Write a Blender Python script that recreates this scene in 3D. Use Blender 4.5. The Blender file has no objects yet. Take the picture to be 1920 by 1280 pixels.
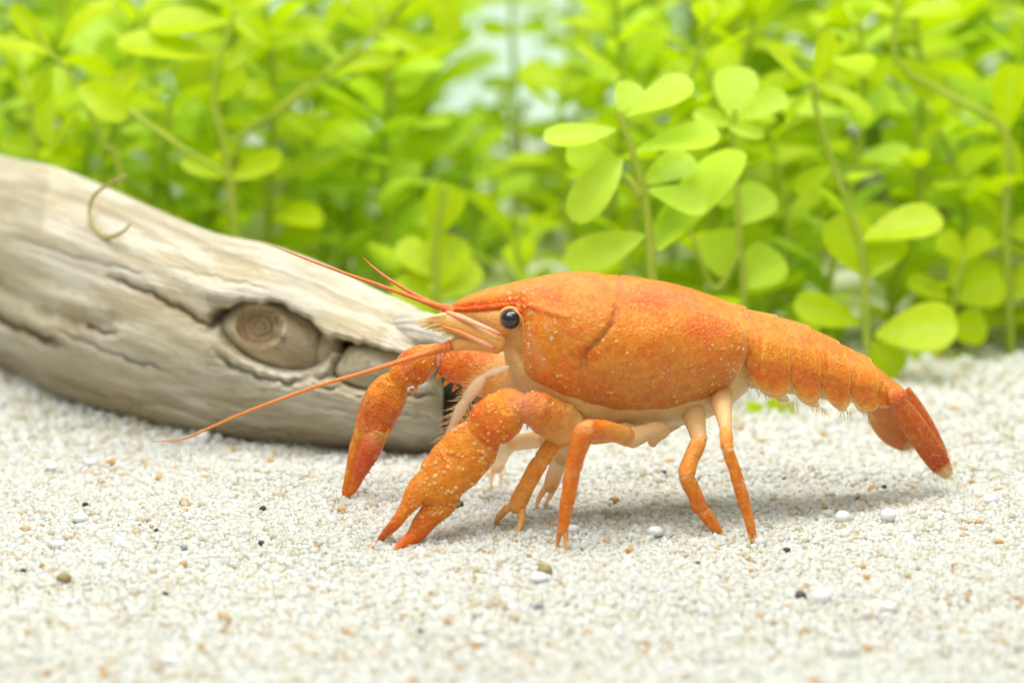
import bpy, math, random
import numpy as np
from mathutils import Vector, Matrix

random.seed(7)
rng = np.random.default_rng(11)
sc = bpy.context.scene
col = sc.collection
S = 0.01                                    # everything below is laid out in centimetres

# ------------------------------------------------------------------ camera
PITCH = math.radians(12.0)
DIST = 25.0
PXCM = 300.0                                # photo pixels per cm in the plane of focus
FWD = np.array([0, math.cos(PITCH), -math.sin(PITCH)])
UP = np.array([0, math.sin(PITCH), math.cos(PITCH)])
RIGHT = np.array([1.0, 0, 0])
TARGET = np.array([0, 0, 1.2])
CAM = TARGET - FWD * DIST
cam_d = bpy.data.cameras.new('camera')
cam_d.sensor_width = 36
cam_d.lens = 36 * DIST / (1920 / PXCM)
cam_d.clip_start = 0.01
cam_d.clip_end = 20
cam_d.dof.use_dof = True
cam_d.dof.focus_distance = (DIST + 0.30) * S
cam_d.dof.aperture_fstop = 37
cam_o = bpy.data.objects.new('camera', cam_d)
cam_o.location = Vector(CAM * S)
cam_o.rotation_euler = (math.pi / 2 - PITCH, 0, 0)
col.objects.link(cam_o)
sc.camera = cam_o

# ------------------------------------------------------------------ light
w = bpy.data.worlds.new('World'); sc.world = w; w.use_nodes = True
bg = w.node_tree.nodes['Background']
bg.inputs[0].default_value = (0.92, 1.0, 0.92, 1)
bg.inputs[1].default_value = 0.43

def area(name, loc, target, sx, sy, power, color):
    l = bpy.data.lights.new(name, 'AREA'); l.shape = 'RECTANGLE'
    l.size = sx * S; l.size_y = sy * S; l.energy = power; l.color = color
    o = bpy.data.objects.new(name, l); o.location = Vector(loc) * S
    d = Vector(target) - Vector(loc)
    o.rotation_euler = d.to_track_quat('-Z', 'Y').to_euler()
    col.objects.link(o)
area('aquarium_lamp', (1.0, 1.5, 24), (0.5, 2.5, 0), 34, 7, 0.96, (1.0, 0.99, 0.965))
area('soft_front_fill', (-3, -12, 26), (0, 1.5, 0.6), 26, 14, 0.52, (1.0, 0.99, 0.97))  # added fill from front and above, brightens the front-facing surfaces

sc.view_settings.view_transform = 'Standard'
sc.view_settings.look = 'None'
sc.view_settings.gamma = 1
sc.view_settings.exposure = 0.0
sc.view_settings.use_curve_mapping = False
sc.render.engine = 'CYCLES'
sc.cycles.use_denoising = True
sc.cycles.max_bounces = 6
sc.cycles.diffuse_bounces = 3
sc.cycles.glossy_bounces = 2
sc.cycles.transmission_bounces = 4
sc.cycles.transparent_max_bounces = 8
sc.cycles.use_adaptive_sampling = True
sc.cycles.adaptive_threshold = 0.03
sc.cycles.sample_clamp_indirect = 6
sc.cycles.caustics_reflective = False
sc.cycles.caustics_refractive = False

# ------------------------------------------------------------------ pixel helpers
def ray(px, py):
    px = np.asarray(px, float); py = np.asarray(py, float)
    k = 1.0 / (PXCM * DIST)
    return FWD + ((px - 960) * k)[..., None] * RIGHT + ((640 - py) * k)[..., None] * UP
def at(px, py, Y):
    d = ray(px, py)
    t = (np.asarray(Y, float) - CAM[1]) / d[..., 1]
    return CAM + d * t[..., None]
def pxs(Y):                                  # cm per photo pixel at depth Y
    return (DIST + Y * math.cos(PITCH)) / DIST / PXCM
def smooth(e0, e1, x):
    t = np.clip((np.asarray(x, float) - e0) / (e1 - e0), 0, 1)
    return t * t * (3 - 2 * t)

_nz = [(rng.normal(size=2), rng.uniform(0, 6.28)) for _ in range(40)]
def lumps(x, y, f, i0, n=8):
    s = 0
    for (d, ph) in _nz[i0:i0 + n]:
        d = d / np.linalg.norm(d)
        s = s + np.sin((x * d[0] + y * d[1]) * f + ph)
    return s / n
def sand_h(x, y):
    x = np.asarray(x, float); y = np.asarray(y, float)
    h = 0.05 * lumps(x, y, 2.3, 0) + 0.03 * lumps(x, y, 5.5, 8) + 0.012 * lumps(x, y, 15, 16)
    h = h + 0.10 * np.exp(-((x - 0.9) / 1.6) ** 2 - ((y + 0.15) / 0.5) ** 2) * 0.5
    h = h - 0.07 * np.exp(-((x - 1.6) / 1.8) ** 2 - ((y - 1.15) / 0.22) ** 2)      # shallow furrow
    h = h + 0.08 * np.exp(-((x + 0.9) / 0.7) ** 2 - ((y - 1.15) / 0.35) ** 2)      # sand heaped against the wood
    return h
def gpt(px, py):
    z = 0.0
    d = ray(px, py)
    for _ in range(8):
        p = CAM + d * ((z - CAM[2]) / d[2])
        z = float(sand_h(p[0], p[1]))
    return p

def crom(P, n):
    """Catmull-Rom through rows of P, n samples."""
    P = np.asarray(P, float)
    m = len(P)
    if m == 2:
        t = np.linspace(0, 1, n)[:, None]
        return P[0] * (1 - t) + P[1] * t
    Q = np.vstack([2 * P[0] - P[1], P, 2 * P[-1] - P[-2]])
    out = []
    for s in np.linspace(0, m - 1, n):
        i = min(int(s), m - 2); t = s - i
        a, b, c, d = Q[i], Q[i + 1], Q[i + 2], Q[i + 3]
        out.append(0.5 * (2 * b + (c - a) * t + (2 * a - 5 * b + 4 * c - d) * t * t + (3 * b - a - 3 * c + d) * t ** 3))
    return np.array(out)

def srgb(r, g, b):
    f = lambda c: (c / 255 / 12.92) if c <= 10 else ((c / 255 + 0.055) / 1.055) ** 2.4
    return np.array([f(r), f(g), f(b)])

# ------------------------------------------------------------------ mesh builder
UNEVEN = [np.array(q) for q in ((.8, .5, .33), (-.4, .77, .5), (.2, -.6, .78), (.95, .1, -.3))]
class MB:
    def __init__(self):
        self.v = []; self.f = []; self.c = []; self.n = 0
    def add(self, verts, faces, color):
        verts = np.asarray(verts, float).reshape(-1, 3)
        color = np.asarray(color, float)
        if color.ndim == 1:
            color = np.tile(color, (len(verts), 1))
        if color.shape[1] == 3:
            color = np.hstack([color, np.ones((len(verts), 1))])
        self.v.append(verts); self.c.append(color)
        o = self.n
        self.f += [tuple(i + o for i in f) for f in faces]
        self.n += len(verts)
    def grid(self, G, color, close_v=False):
        nu, nv = G.shape[:2]
        faces = []
        for i in range(nu - 1):
            for j in range(nv if close_v else nv - 1):
                k = (j + 1) % nv
                faces.append((i * nv + j, (i + 1) * nv + j, (i + 1) * nv + k, i * nv + k))
        color = np.asarray(color, float)
        if color.ndim == 3:
            color = color.reshape(-1, color.shape[2])
        self.add(G.reshape(-1, 3), faces, color)
    def tube(self, P, R, color, n=12, ref=None, squash=1.0, m=None, caps=True, uneven=0.0):
        """P: control points, R: radii (in the picture plane); squash: depth radius / in-plane radius."""
        P = np.asarray(P, float); R = np.asarray(R, float)
        C = np.asarray(color, float)
        if C.ndim == 1: C = np.tile(C, (len(P), 1))
        if C.shape[1] == 3: C = np.hstack([C, np.ones((len(C), 1))])
        m = m or (len(P) - 1) * 4 + 1
        A = crom(np.hstack([P, R[:, None], C]), m)
        P = A[:, :3]; R = np.maximum(A[:, 3], 1e-4); C = np.clip(A[:, 4:], 0, 1)
        T = np.gradient(P, axis=0); T /= np.linalg.norm(T, axis=1)[:, None] + 1e-12
        ref = FWD if ref is None else np.asarray(ref, float)
        if caps:      # rounded ends
            def cap(p, t, r, sgn):
                return [(p + sgn * t * r * 0.55, r * 0.62), (p + sgn * t * r * 0.8, r * 0.05)]
            a = cap(P[0], T[0], R[0], -1)[::-1]; b = cap(P[-1], T[-1], R[-1], 1)
            P = np.vstack([[x[0] for x in a], P, [x[0] for x in b]])
            R = np.concatenate([[x[1] for x in a], R, [x[1] for x in b]])
            C = np.vstack([C[:1], C[:1], C, C[-1:], C[-1:]])
            T = np.vstack([T[:1], T[:1], T, T[-1:], T[-1:]])
        th = np.linspace(0, 2 * math.pi, n, endpoint=False)
        G = np.zeros((len(P), n, 3))
        for i in range(len(P)):
            s = np.cross(T[i], ref)
            if np.linalg.norm(s) < 1e-4: s = np.cross(T[i], [0.3, 0.1, 1])
            s /= np.linalg.norm(s)
            b = np.cross(s, T[i])
            G[i] = P[i] + R[i] * (np.cos(th)[:, None] * s + squash * np.sin(th)[:, None] * b)
        if uneven:
            c_ = G.mean(1, keepdims=True); o_ = G - c_
            q = np.zeros(G.shape[:2])
            for f_, a_ in ((17, 1.0), (34, .7), (70, .45)):
                for d_, ph_ in zip(UNEVEN, (0.3, 1.7, 4.1, 2.2)): q += a_ * np.sin(G @ d_ * f_ + ph_ * f_) / 4
            ln = np.linalg.norm(o_, axis=-1, keepdims=True) + 1e-9
            G = G + o_ / ln * np.minimum(uneven, ln * .15) * q[..., None]
        self.grid(G, np.repeat(C[:, None, :], n, 1), True)
        return G
    def build(self, name, mat, parent=None, origin=None, smooth_=True):
        V = np.vstack(self.v)
        if parent is not None and origin is None:
            origin = np.array(root_of(parent)['_o'])
        elif origin is None:
            origin = np.zeros(3)
        me = bpy.data.meshes.new(name)
        me.from_pydata(((V - origin) * S).tolist(), [], self.f)
        a = me.color_attributes.new('Col', 'FLOAT_COLOR', 'POINT')
        a.data.foreach_set('color', np.vstack(self.c).astype(np.float32).ravel())
        if smooth_:
            me.polygons.foreach_set('use_smooth', [True] * len(me.polygons))
        me.materials.append(mat)
        me.update()
        o = bpy.data.objects.new(name, me); col.objects.link(o)
        if parent is not None:
            o.parent = parent
        else:
            o.location = Vector(origin * S)
        return o
_origins = {}
def root_of(o):
    while o.parent: o = o.parent
    return {'_o': _origins[o.name]}
def empty(name, loc, label, cat, group=None):
    o = bpy.data.objects.new(name, None); o.empty_display_size = 0.002
    col.objects.link(o); o.location = Vector(np.asarray(loc, float) * S)
    _origins[o.name] = np.asarray(loc, float)
    o['label'] = label; o['category'] = cat
    if group: o['group'] = group
    return o
def tag(o, label, cat, group=None):
    o['label'] = label; o['category'] = cat
    if group: o['group'] = group
    return o

ICO_V = None
def ico(sub):
    import bmesh
    bm = bmesh.new(); bmesh.ops.create_icosphere(bm, subdivisions=sub, radius=1)
    v = np.array([x.co[:] for x in bm.verts]); f = [tuple(q.index for q in p.verts) for p in bm.faces]
    bm.free(); return v, f
I1 = ico(1); I2 = ico(2); I3 = ico(3)

# ------------------------------------------------------------------ material helpers
class NT:
    def __init__(self, name):
        self.m = bpy.data.materials.new(name); self.m.use_nodes = True
        self.t = self.m.node_tree; self.t.nodes.clear()
        self.out = self.t.nodes.new('ShaderNodeOutputMaterial')
    def n(self, kind, **kw):
        x = self.t.nodes.new(kind)
        ins = kw.pop('ins', {})
        for k, v in kw.items(): setattr(x, k, v)
        for k, v in ins.items():
            if isinstance(v, bpy.types.NodeSocket): self.t.links.new(v, x.inputs[k])
            else: x.inputs[k].default_value = v
        return x
    def coords(self, scale=(100, 100, 100), kind='Object'):
        tc = self.n('ShaderNodeTexCoord')
        mp = self.n('ShaderNodeMapping', ins={'Vector': tc.outputs[kind], 'Scale': scale})
        return mp.outputs[0]
    def math(self, op, a, b=0.0, clamp=False):
        x = self.n('ShaderNodeMath', operation=op, use_clamp=clamp, ins={0: a, 1: b}); return x.outputs[0]
    def mix(self, f, a, b, mode='MIX'):
        x = self.n('ShaderNodeMix', data_type='RGBA', blend_type=mode)
        for k, v in ((0, f), (6, a), (7, b)):
            if isinstance(v, bpy.types.NodeSocket): self.t.links.new(v, x.inputs[k])
            else: x.inputs[k].default_value = v if k == 0 else (tuple(v) + (1,))[:4]
        return x.outputs[2]
    def ramp(self, f, p0, p1):
        x = self.n('ShaderNodeMapRange', interpolation_type='SMOOTHSTEP', ins={0: f, 1: p0, 2: p1, 3: 0.0, 4: 1.0}); return x.outputs[0]
    def noise(self, vec, scale, detail=4, rough=0.55, dist=0.0):
        x = self.n('ShaderNodeTexNoise', ins={'Vector': vec, 'Scale': scale, 'Detail': detail, 'Roughness': rough, 'Distortion': dist}); return x.outputs[0]
    def done(self, shader, disp=None):
        self.t.links.new(shader, self.out.inputs[0]); return self.m

def shell_material(name, dots=1.0, sss=0.0, rough=0.22, bump=0.75, mott=1.0):
    N = NT(name); v = N.coords()
    at_ = N.n('ShaderNodeAttribute', attribute_name='Col')
    c = at_.outputs['Color']
    sb = N.n('ShaderNodeSeparateColor', ins={0: c})
    mk = N.math('SUBTRACT', 1.0, N.ramp(sb.outputs[2], 0.05, 0.22))
    mk = N.math('ADD', N.math('MULTIPLY', mk, 0.7), 0.3)
    n1 = N.noise(v, 6, 5, 0.72, 0.6); n2 = N.noise(v, 27, 3, 0.72, 0.3); n3 = N.noise(v, 60, 2, 0.65); n4 = N.noise(v, 11, 4, 0.7)
    c = N.mix(N.math('MULTIPLY', N.ramp(n1, 0.46, 0.60), N.math('MULTIPLY', mk, 0.60 * mott)), c, (0.98, 0.58, 0.30), 'MULTIPLY')      # redder clouds
    c = N.mix(N.math('MULTIPLY', N.ramp(n4, 0.49, 0.62), N.math('MULTIPLY', mk, 0.60 * mott)), c, (0.82, 0.88, 0.66), 'MULTIPLY')      # olive amber clouds
    c = N.mix(N.math('MULTIPLY', N.ramp(n2, 0.50, 0.62), N.math('MULTIPLY', mk, 0.60 * mott)), c, (0.84, 0.66, 0.42), 'MULTIPLY')      # brown stipple
    c = N.mix(N.math('MULTIPLY', N.ramp(n2, 0.47, 0.36), N.math('MULTIPLY', mk, 0.38 * mott)), c, (0.96, 0.50, 0.07))                  # yellow stipple
    c = N.mix(N.math('MULTIPLY', N.ramp(n3, 0.56, 0.68), 0.30 * mott), c, (0.98, 0.55, 0.12))
    def spots(scale, r0, r1, keep, soft):
        vo = N.n('ShaderNodeTexVoronoi', ins={'Vector': v, 'Scale': scale, 'Randomness': 1.0})
        sep = N.n('ShaderNodeSeparateColor', ins={0: vo.outputs['Color']})
        dsz = N.math('ADD', N.math('MULTIPLY', sep.outputs[1], r1 - r0), r0)
        d = N.math('SUBTRACT', 1.0, N.ramp(vo.outputs['Distance'], dsz, N.math('ADD', dsz, soft)))
        return N.math('MULTIPLY', d, N.ramp(sep.outputs[0], keep, keep + 0.1))
    d1 = N.math('MULTIPLY', spots(12, 0.0, 0.07, 0.5, 0.10), dots)
    d2 = N.math('MULTIPLY', spots(30, 0.02, 0.16, 0.62, 0.16), 0.25 + 0.75 * dots)
    c = N.mix(N.math('MULTIPLY', d1, 0.75), c, (0.98, 0.76, 0.52))
    c = N.mix(N.math('MULTIPLY', d2, 0.42 * mott), c, (1.0, 0.68, 0.30))
    dk = spots(19, 0.02, 0.12, 0.86, 0.12)
    c = N.mix(N.math('MULTIPLY', dk, 0.45 * mott * dots), c, (0.24, 0.16, 0.08))
    hgt = N.math('ADD', N.math('MULTIPLY', n3, 0.55), N.math('MULTIPLY', n2, 0.45))
    hgt = N.math('ADD', hgt, N.math('ADD', N.math('MULTIPLY', d1, 0.7), N.math('MULTIPLY', d2, 0.45)))
    bp = N.n('ShaderNodeBump', ins={'Strength': bump, 'Distance': 0.0003, 'Height': hgt})
    ro = N.math('ADD', N.math('MULTIPLY', n2, 0.35), rough - 0.16)
    p = N.n('ShaderNodeBsdfPrincipled', ins={'Base Color': c, 'Roughness': ro, 'Normal': bp.outputs[0],
            'Subsurface Weight': sss, 'Subsurface Radius': (0.0008, 0.0004, 0.0002), 'Subsurface Scale': 1.0,
            'Coat Weight': 0.4, 'Coat Roughness': 0.04, 'IOR': 1.38, 'Coat IOR': 1.45})
    self_n = N.n('ShaderNodeBump', ins={'Strength': bump * 1.3, 'Distance': 0.0003, 'Height': hgt})
    N.t.links.new(self_n.outputs[0], p.inputs['Coat Normal'])
    tl = N.n('ShaderNodeBsdfTranslucent', ins={'Color': c})
    m0 = N.n('ShaderNodeMixShader', ins={0: 0.26, 1: p.outputs[0], 2: tl.outputs[0]})
    tr = N.n('ShaderNodeBsdfTransparent')
    mx = N.n('ShaderNodeMixShader', ins={0: at_.outputs['Alpha'], 1: tr.outputs[0], 2: m0.outputs[0]})
    return N.done(mx.outputs[0])
M_shell = shell_material('crayfish_shell')
M_abd = shell_material('crayfish_limb_shell', dots=0.5, mott=0.9)
M_soft = shell_material('crayfish_soft_parts', dots=0.0, mott=0.35, rough=0.4, bump=0.25)

def eye_material():
    N = NT('eye_black')
    p = N.n('ShaderNodeBsdfPrincipled', ins={'Base Color': (0.008, 0.006, 0.012, 1), 'Roughness': 0.18, 'Coat Weight': 0.6, 'Coat Roughness': 0.05})
    return N.done(p.outputs[0])
M_eye = eye_material()

def sand_material(grain):
    N = NT('quartz_sand_grains' if grain else 'quartz_sand'); v = N.coords()
    if grain:
        at_ = N.n('ShaderNodeAttribute', attribute_name='Col'); c = at_.outputs['Color']
        c = N.mix(N.math('MULTIPLY', N.noise(v, 60, 2), 0.25), c, (0.86, 0.81, 0.68))
    else:
        n1 = N.noise(v, 1.2, 5, 0.6); n2 = N.noise(v, 25, 3, 0.7)
        c = N.mix(N.ramp(n1, 0.35, 0.7), (0.76, 0.73, 0.63), (0.82, 0.80, 0.72))
        c = N.mix(N.math('MULTIPLY', N.ramp(n2, 0.45, 0.75), 0.5), c, (0.55, 0.49, 0.35))
    if grain:
        p = N.n('ShaderNodeBsdfPrincipled', ins={'Base Color': c, 'Roughness': 0.28, 'IOR': 1.45})
    else:
        vo = N.n('ShaderNodeTexVoronoi', ins={'Vector': v, 'Scale': 24.0})
        h = N.math('ADD', N.math('MULTIPLY', vo.outputs['Distance'], -1.0), N.math('MULTIPLY', N.noise(v, 60, 3), 0.4))
        bp = N.n('ShaderNodeBump', ins={'Strength': 0.9, 'Distance': 0.0002, 'Height': h})
        p = N.n('ShaderNodeBsdfPrincipled', ins={'Base Color': c, 'Roughness': 0.6, 'Normal': bp.outputs[0], 'IOR': 1.45})
    if not grain: return N.done(p.outputs[0])
    tl = N.n('ShaderNodeBsdfTranslucent', ins={'Color': c})
    mx = N.n('ShaderNodeMixShader', ins={0: 0.5, 1: p.outputs[0], 2: tl.outputs[0]})
    return N.done(mx.outputs[0])
M_sand = sand_material(False); M_grain = sand_material(True)

def stone_material(name, c0, c1, rough=0.45, trans=0.0):
    N = NT(name); v = N.coords()
    c = N.mix(N.ramp(N.noise(v, 30, 4, 0.7), 0.35, 0.7), c0, c1)
    bp = N.n('ShaderNodeBump', ins={'Strength': 0.4, 'Distance': 0.0002, 'Height': N.noise(v, 50, 4, 0.7)})
    p = N.n('ShaderNodeBsdfPrincipled', ins={'Base Color': c, 'Roughness': rough, 'Normal': bp.outputs[0]})
    if trans <= 0: return N.done(p.outputs[0])
    tl = N.n('ShaderNodeBsdfTranslucent', ins={'Color': c})
    mx = N.n('ShaderNodeMixShader', ins={0: trans, 1: p.outputs[0], 2: tl.outputs[0]})
    return N.done(mx.outputs[0])
M_dark = stone_material('dark_grain', (0.030, 0.028, 0.024), (0.09, 0.08, 0.06))
M_brown = stone_material('brown_grain', (0.16, 0.10, 0.04), (0.30, 0.20, 0.09))
M_amber = stone_material('amber_grain', (0.72, 0.42, 0.13), (0.80, 0.58, 0.28), 0.3, 0.35)
M_white = stone_material('white_grain', (0.86, 0.86, 0.85), (0.90, 0.90, 0.90), 0.3, 0.2)
M_grey = stone_material('grey_grain', (0.25, 0.27, 0.27), (0.36, 0.38, 0.37))
M_olive = stone_material('olive_grain', (0.30, 0.24, 0.08), (0.42, 0.34, 0.14), 0.35, 0.2)
M_rock = stone_material('dull_rock', (0.09, 0.085, 0.06), (0.20, 0.18, 0.13), 0.8)
M_thread = stone_material('dry_thread', (0.40, 0.33, 0.10), (0.48, 0.42, 0.16), 0.5, 0.2)

def leaf_material(name, c0, c1, c2):
    N = NT(name)
    oi = N.n('ShaderNodeObjectInfo')
    uv = N.n('ShaderNodeTexCoord').outputs['Object']
    v = N.coords((1, 1, 1))
    at_ = N.n('ShaderNodeAttribute', attribute_name='Col')          # r: distance from midrib
    sep = N.n('ShaderNodeSeparateColor', ins={0: at_.outputs['Color']})
    c = N.mix(oi.outputs['Random'], c0, c1)
    c = N.mix(N.math('MULTIPLY', N.ramp(N.noise(v, 5, 3), 0.35, 0.7), 0.45), c, c2)
    rib = N.math('SUBTRACT', 1.0, N.ramp(sep.outputs[0], 0.02, 0.14))
    c = N.mix(N.math('MULTIPLY', rib, 0.35), c, (0.55, 0.72, 0.16))
    bp = N.n('ShaderNodeBump', ins={'Strength': 0.3, 'Distance': 0.0003, 'Height': N.noise(v, 9, 3)})
    p = N.n('ShaderNodeBsdfPrincipled', ins={'Base Color': c, 'Roughness': 0.38, 'Normal': bp.outputs[0], 'IOR': 1.36})
    tl = N.n('ShaderNodeBsdfTranslucent', ins={'Color': N.mix(0.5, c, (0.66, 0.88, 0.0))})
    mx = N.n('ShaderNodeMixShader', ins={0: 0.5, 1: p.outputs[0], 2: tl.outputs[0]})
    return N.done(mx.outputs[0])
M_leaf = leaf_material('leaf_green', (0.48, 0.62, 0.003), (0.58, 0.69, 0.004), (0.38, 0.56, 0.003))
M_leaf_pale = leaf_material('leaf_pale_green', (0.54, 0.74, 0.05), (0.60, 0.78, 0.09), (0.48, 0.70, 0.02))
def stem_material():
    N = NT('stem_green'); v = N.coords()
    c = N.mix(N.ramp(N.noise(v, 3, 3), 0.35, 0.7), (0.42, 0.55, 0.04), (0.52, 0.60, 0.07))
    p = N.n('ShaderNodeBsdfPrincipled', ins={'Base Color': c, 'Roughness': 0.4})
    tl = N.n('ShaderNodeBsdfTranslucent', ins={'Color': c})
    mx = N.n('ShaderNodeMixShader', ins={0: 0.3, 1: p.outputs[0], 2: tl.outputs[0]})
    return N.done(mx.outputs[0])
M_stem = stem_material()

def wood_material():
    N = NT('bleached_driftwood')
    at_ = N.n('ShaderNodeAttribute', attribute_name='Grain')        # x: along, y: around
    col_ = N.n('ShaderNodeAttribute', attribute_name='Col')
    mp = N.n('ShaderNodeMapping', ins={'Vector': at_.outputs['Vector'], 'Scale': (0.8, 34, 1)}).outputs[0]
    mp2 = N.n('ShaderNodeMapping', ins={'Vector': at_.outputs['Vector'], 'Scale': (0.45, 5.0, 1)}).outputs[0]
    g = N.noise(mp, 1.0, 6, 0.65, 1.2); b = N.noise(mp2, 1.5, 4, 0.6, 0.8); f = N.noise(mp, 4.0, 4, 0.7, 0.5)
    c = N.mix(N.ramp(b, 0.36, 0.66), (0.58, 0.49, 0.32), (0.78, 0.73, 0.60))
    c = N.mix(N.math('MULTIPLY', N.ramp(g, 0.47, 0.66), 0.7), c, (0.46, 0.37, 0.22))
    c = N.mix(N.math('MULTIPLY', N.ramp(f, 0.52, 0.66), 0.5), c, (0.38, 0.30, 0.17))
    c = N.mix(1.0, c, col_.outputs['Color'], 'MULTIPLY')
    h = N.math('ADD', N.math('MULTIPLY', g, -0.8), N.math('MULTIPLY', f, -0.5))
    bp = N.n('ShaderNodeBump', ins={'Strength': 0.9, 'Distance': 0.0007, 'Height': h})
    p = N.n('ShaderNodeBsdfPrincipled', ins={'Base Color': c, 'Roughness': 0.65, 'Normal': bp.outputs[0]})
    return N.done(p.outputs[0])
M_wood = wood_material()

# ------------------------------------------------------------------ the setting: sand and the back of the tank
def ground():
    xs = np.concatenate([np.linspace(-30, -5.2, 30), np.linspace(-5, 5, 240), np.linspace(5.2, 30, 30)])
    ys = np.concatenate([np.linspace(-14, -5.2, 20), np.linspace(-5, 6, 260), np.linspace(6.2, 17, 50)])
    X, Y = np.meshgrid(xs, ys, indexing='ij')
    Z = sand_h(X, Y) - 0.012
    m = MB(); m.grid(np.stack([X, Y, Z], -1)[:, ::1], np.array([0.7, 0.68, 0.58]))
    o = m.build('sand_bed', M_sand); o['kind'] = 'structure'
ground()

def back_wall():
    N = NT('pale_aqua_backdrop'); v = N.coords()
    c = N.mix(N.ramp(N.noise(v, 0.25, 3), 0.35, 0.65), (0.66, 0.82, 0.80), (0.88, 0.93, 0.94))
    p = N.n('ShaderNodeBsdfPrincipled', ins={'Base Color': c, 'Roughness': 0.5})
    mat = N.done(p.outputs[0])
    m = MB()
    x0, x1, y0, y1, z0, z1 = -30, 30, 17, 17.6, -1, 14
    vs = [(x, y, z) for x in (x0, x1) for y in (y0, y1) for z in (z0, z1)]
    m.add(vs, [(0, 1, 3, 2), (4, 6, 7, 5), (0, 4, 5, 1), (2, 3, 7, 6), (0, 2, 6, 4), (1, 5, 7, 3)], np.array([.8, .9, .9]))
    o = m.build('tank_back_wall', mat, smooth_=False); o['kind'] = 'structure'
back_wall()

def sand_grains():
    pts = []
    def scatter(x0, x1, y0, y1, step, size, lift, inner=0.0, outer=3.35):
        nx = int((x1 - x0) / step); ny = int((y1 - y0) / step)
        gx, gy = np.meshgrid(np.arange(nx), np.arange(ny), indexing='ij')
        x = x0 + (gx + (gy % 2) * 0.5 + rng.uniform(-0.42, 0.42, gx.shape)) * step
        y = y0 + (gy + rng.uniform(-0.42, 0.42, gx.shape)) * step
        x = x.ravel(); y = y.ravel()
        ok = (np.abs(x) < outer + (y + 1) * 0.13) & ((np.abs(x) > 3.35 + (y + 1) * 0.13) | (inner == 0))
        x = x[ok]; y = y[ok]
        r = size * rng.lognormal(0, 0.28, len(x)) * 0.5
        z = sand_h(x, y) + rng.uniform(-0.2, 0.75, len(x)) * r * lift
        pts.append(np.stack([x, y, z, r], -1))
    scatter(-3.6, 3.6, -1.7, 2.2, 0.0240, 0.0345, 0.8)
    scatter(-3.6, 3.6, -4.6, -1.7, 0.034, 0.044, 0.8)
    scatter(-4.6, 4.6, 2.2, 6.4, 0.052, 0.060, 0.8)
    scatter(-7.5, 7.5, -6.2, 6.4, 0.072, 0.082, 0.8, 1.0, 5.2)
    scatter(-4.2, 4.2, -6.2, -4.6, 0.072, 0.082, 0.8, 0.0, 3.5)
    # a few bigger clear grains on top
    k = 500
    x = rng.uniform(-3.3, 3.3, k); y = rng.uniform(-2.4, 2.6, k); r = rng.uniform(0.018, 0.030, k)
    pts.append(np.stack([x, y, sand_h(x, y) + r * 0.35, r], -1))
    P = np.vstack(pts); n = len(P)
    bv, bf = I1; nb = len(bv); bf = np.array(bf)
    J = bv[None] * (1 + rng.uniform(-0.22, 0.22, (n, nb, 1)))
    sc3 = rng.uniform(0.75, 1.25, (n, 1, 3)); J = J * sc3
    a = rng.uniform(0, 6.28, n); b = rng.uniform(0, 6.28, n)
    ca, sa, cb, sb = np.cos(a), np.sin(a), np.cos(b), np.sin(b)
    R = np.zeros((n, 3, 3))
    R[:, 0, 0] = ca; R[:, 0, 1] = -sa; R[:, 1, 0] = sa * cb; R[:, 1, 1] = ca * cb; R[:, 1, 2] = -sb
    R[:, 2, 0] = sa * sb; R[:, 2, 1] = ca * sb; R[:, 2, 2] = cb
    J = np.einsum('nij,nkj->nki', R, J)
    V = (J * P[:, None, 3:4] + P[:, None, :3]).reshape(-1, 3) * S
    F = (bf[None] + (np.arange(n) * nb)[:, None, None]).reshape(-1, 3)
    pal = np.array([[0.89, 0.90, 0.87], [0.86, 0.86, 0.80], [0.82, 0.80, 0.69], [0.92, 0.93, 0.93], [0.72, 0.63, 0.45], [0.74, 0.54, 0.30]])
    ci = rng.choice(6, n, p=[0.33, 0.29, 0.175, 0.135, 0.052, 0.018])
    C = np.hstack([pal[ci] * rng.uniform(0.93, 1.04, (n, 1)), np.ones((n, 1))])
    C = np.repeat(np.clip(C, 0, 0.95), nb, 0).astype(np.float32)
    me = bpy.data.meshes.new('sand_grains')
    me.vertices.add(len(V)); me.vertices.foreach_set('co', V.astype(np.float32).ravel())
    me.loops.add(len(F) * 3); me.loops.foreach_set('vertex_index', F.astype(np.int32).ravel())
    me.polygons.add(len(F)); me.polygons.foreach_set('loop_start', np.arange(0, len(F) * 3, 3, dtype=np.int32))
    me.polygons.foreach_set('loop_total', np.full(len(F), 3, dtype=np.int32))
    me.update(calc_edges=True)
    at_ = me.color_attributes.new('Col', 'FLOAT_COLOR', 'POINT'); at_.data.foreach_set('color', C.ravel())
    sm = np.repeat(rng.random(n) < 0.6, len(bf)); me.polygons.foreach_set('use_smooth', sm)
    me.materials.append(M_grain)
    o = bpy.data.objects.new('sand_grains', me); col.objects.link(o)
    tag(o, 'fine pale quartz sand covering the tank floor', 'sand'); o['kind'] = 'stuff'
    print('grains', n)
sand_grains()

# ------------------------------------------------------------------ lofts drawn on the near flank and mirrored
def pl_dist(px, py, poly):
    """distance in pixels to a polyline, and the position along it 0..1"""
    best = np.full(np.shape(px), 1e9); tt = np.zeros(np.shape(px)); L = len(poly) - 1
    for i in range(L):
        a = np.array(poly[i], float); b = np.array(poly[i + 1], float); ab = b - a
        t = np.clip(((px - a[0]) * ab[0] + (py - a[1]) * ab[1]) / (ab @ ab), 0, 1)
        d = np.hypot(px - a[0] - t * ab[0], py - a[1] - t * ab[1])
        m = d < best; best = np.where(m, d, best); tt = np.where(m, (i + t) / L, tt)
    return best, tt

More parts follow.
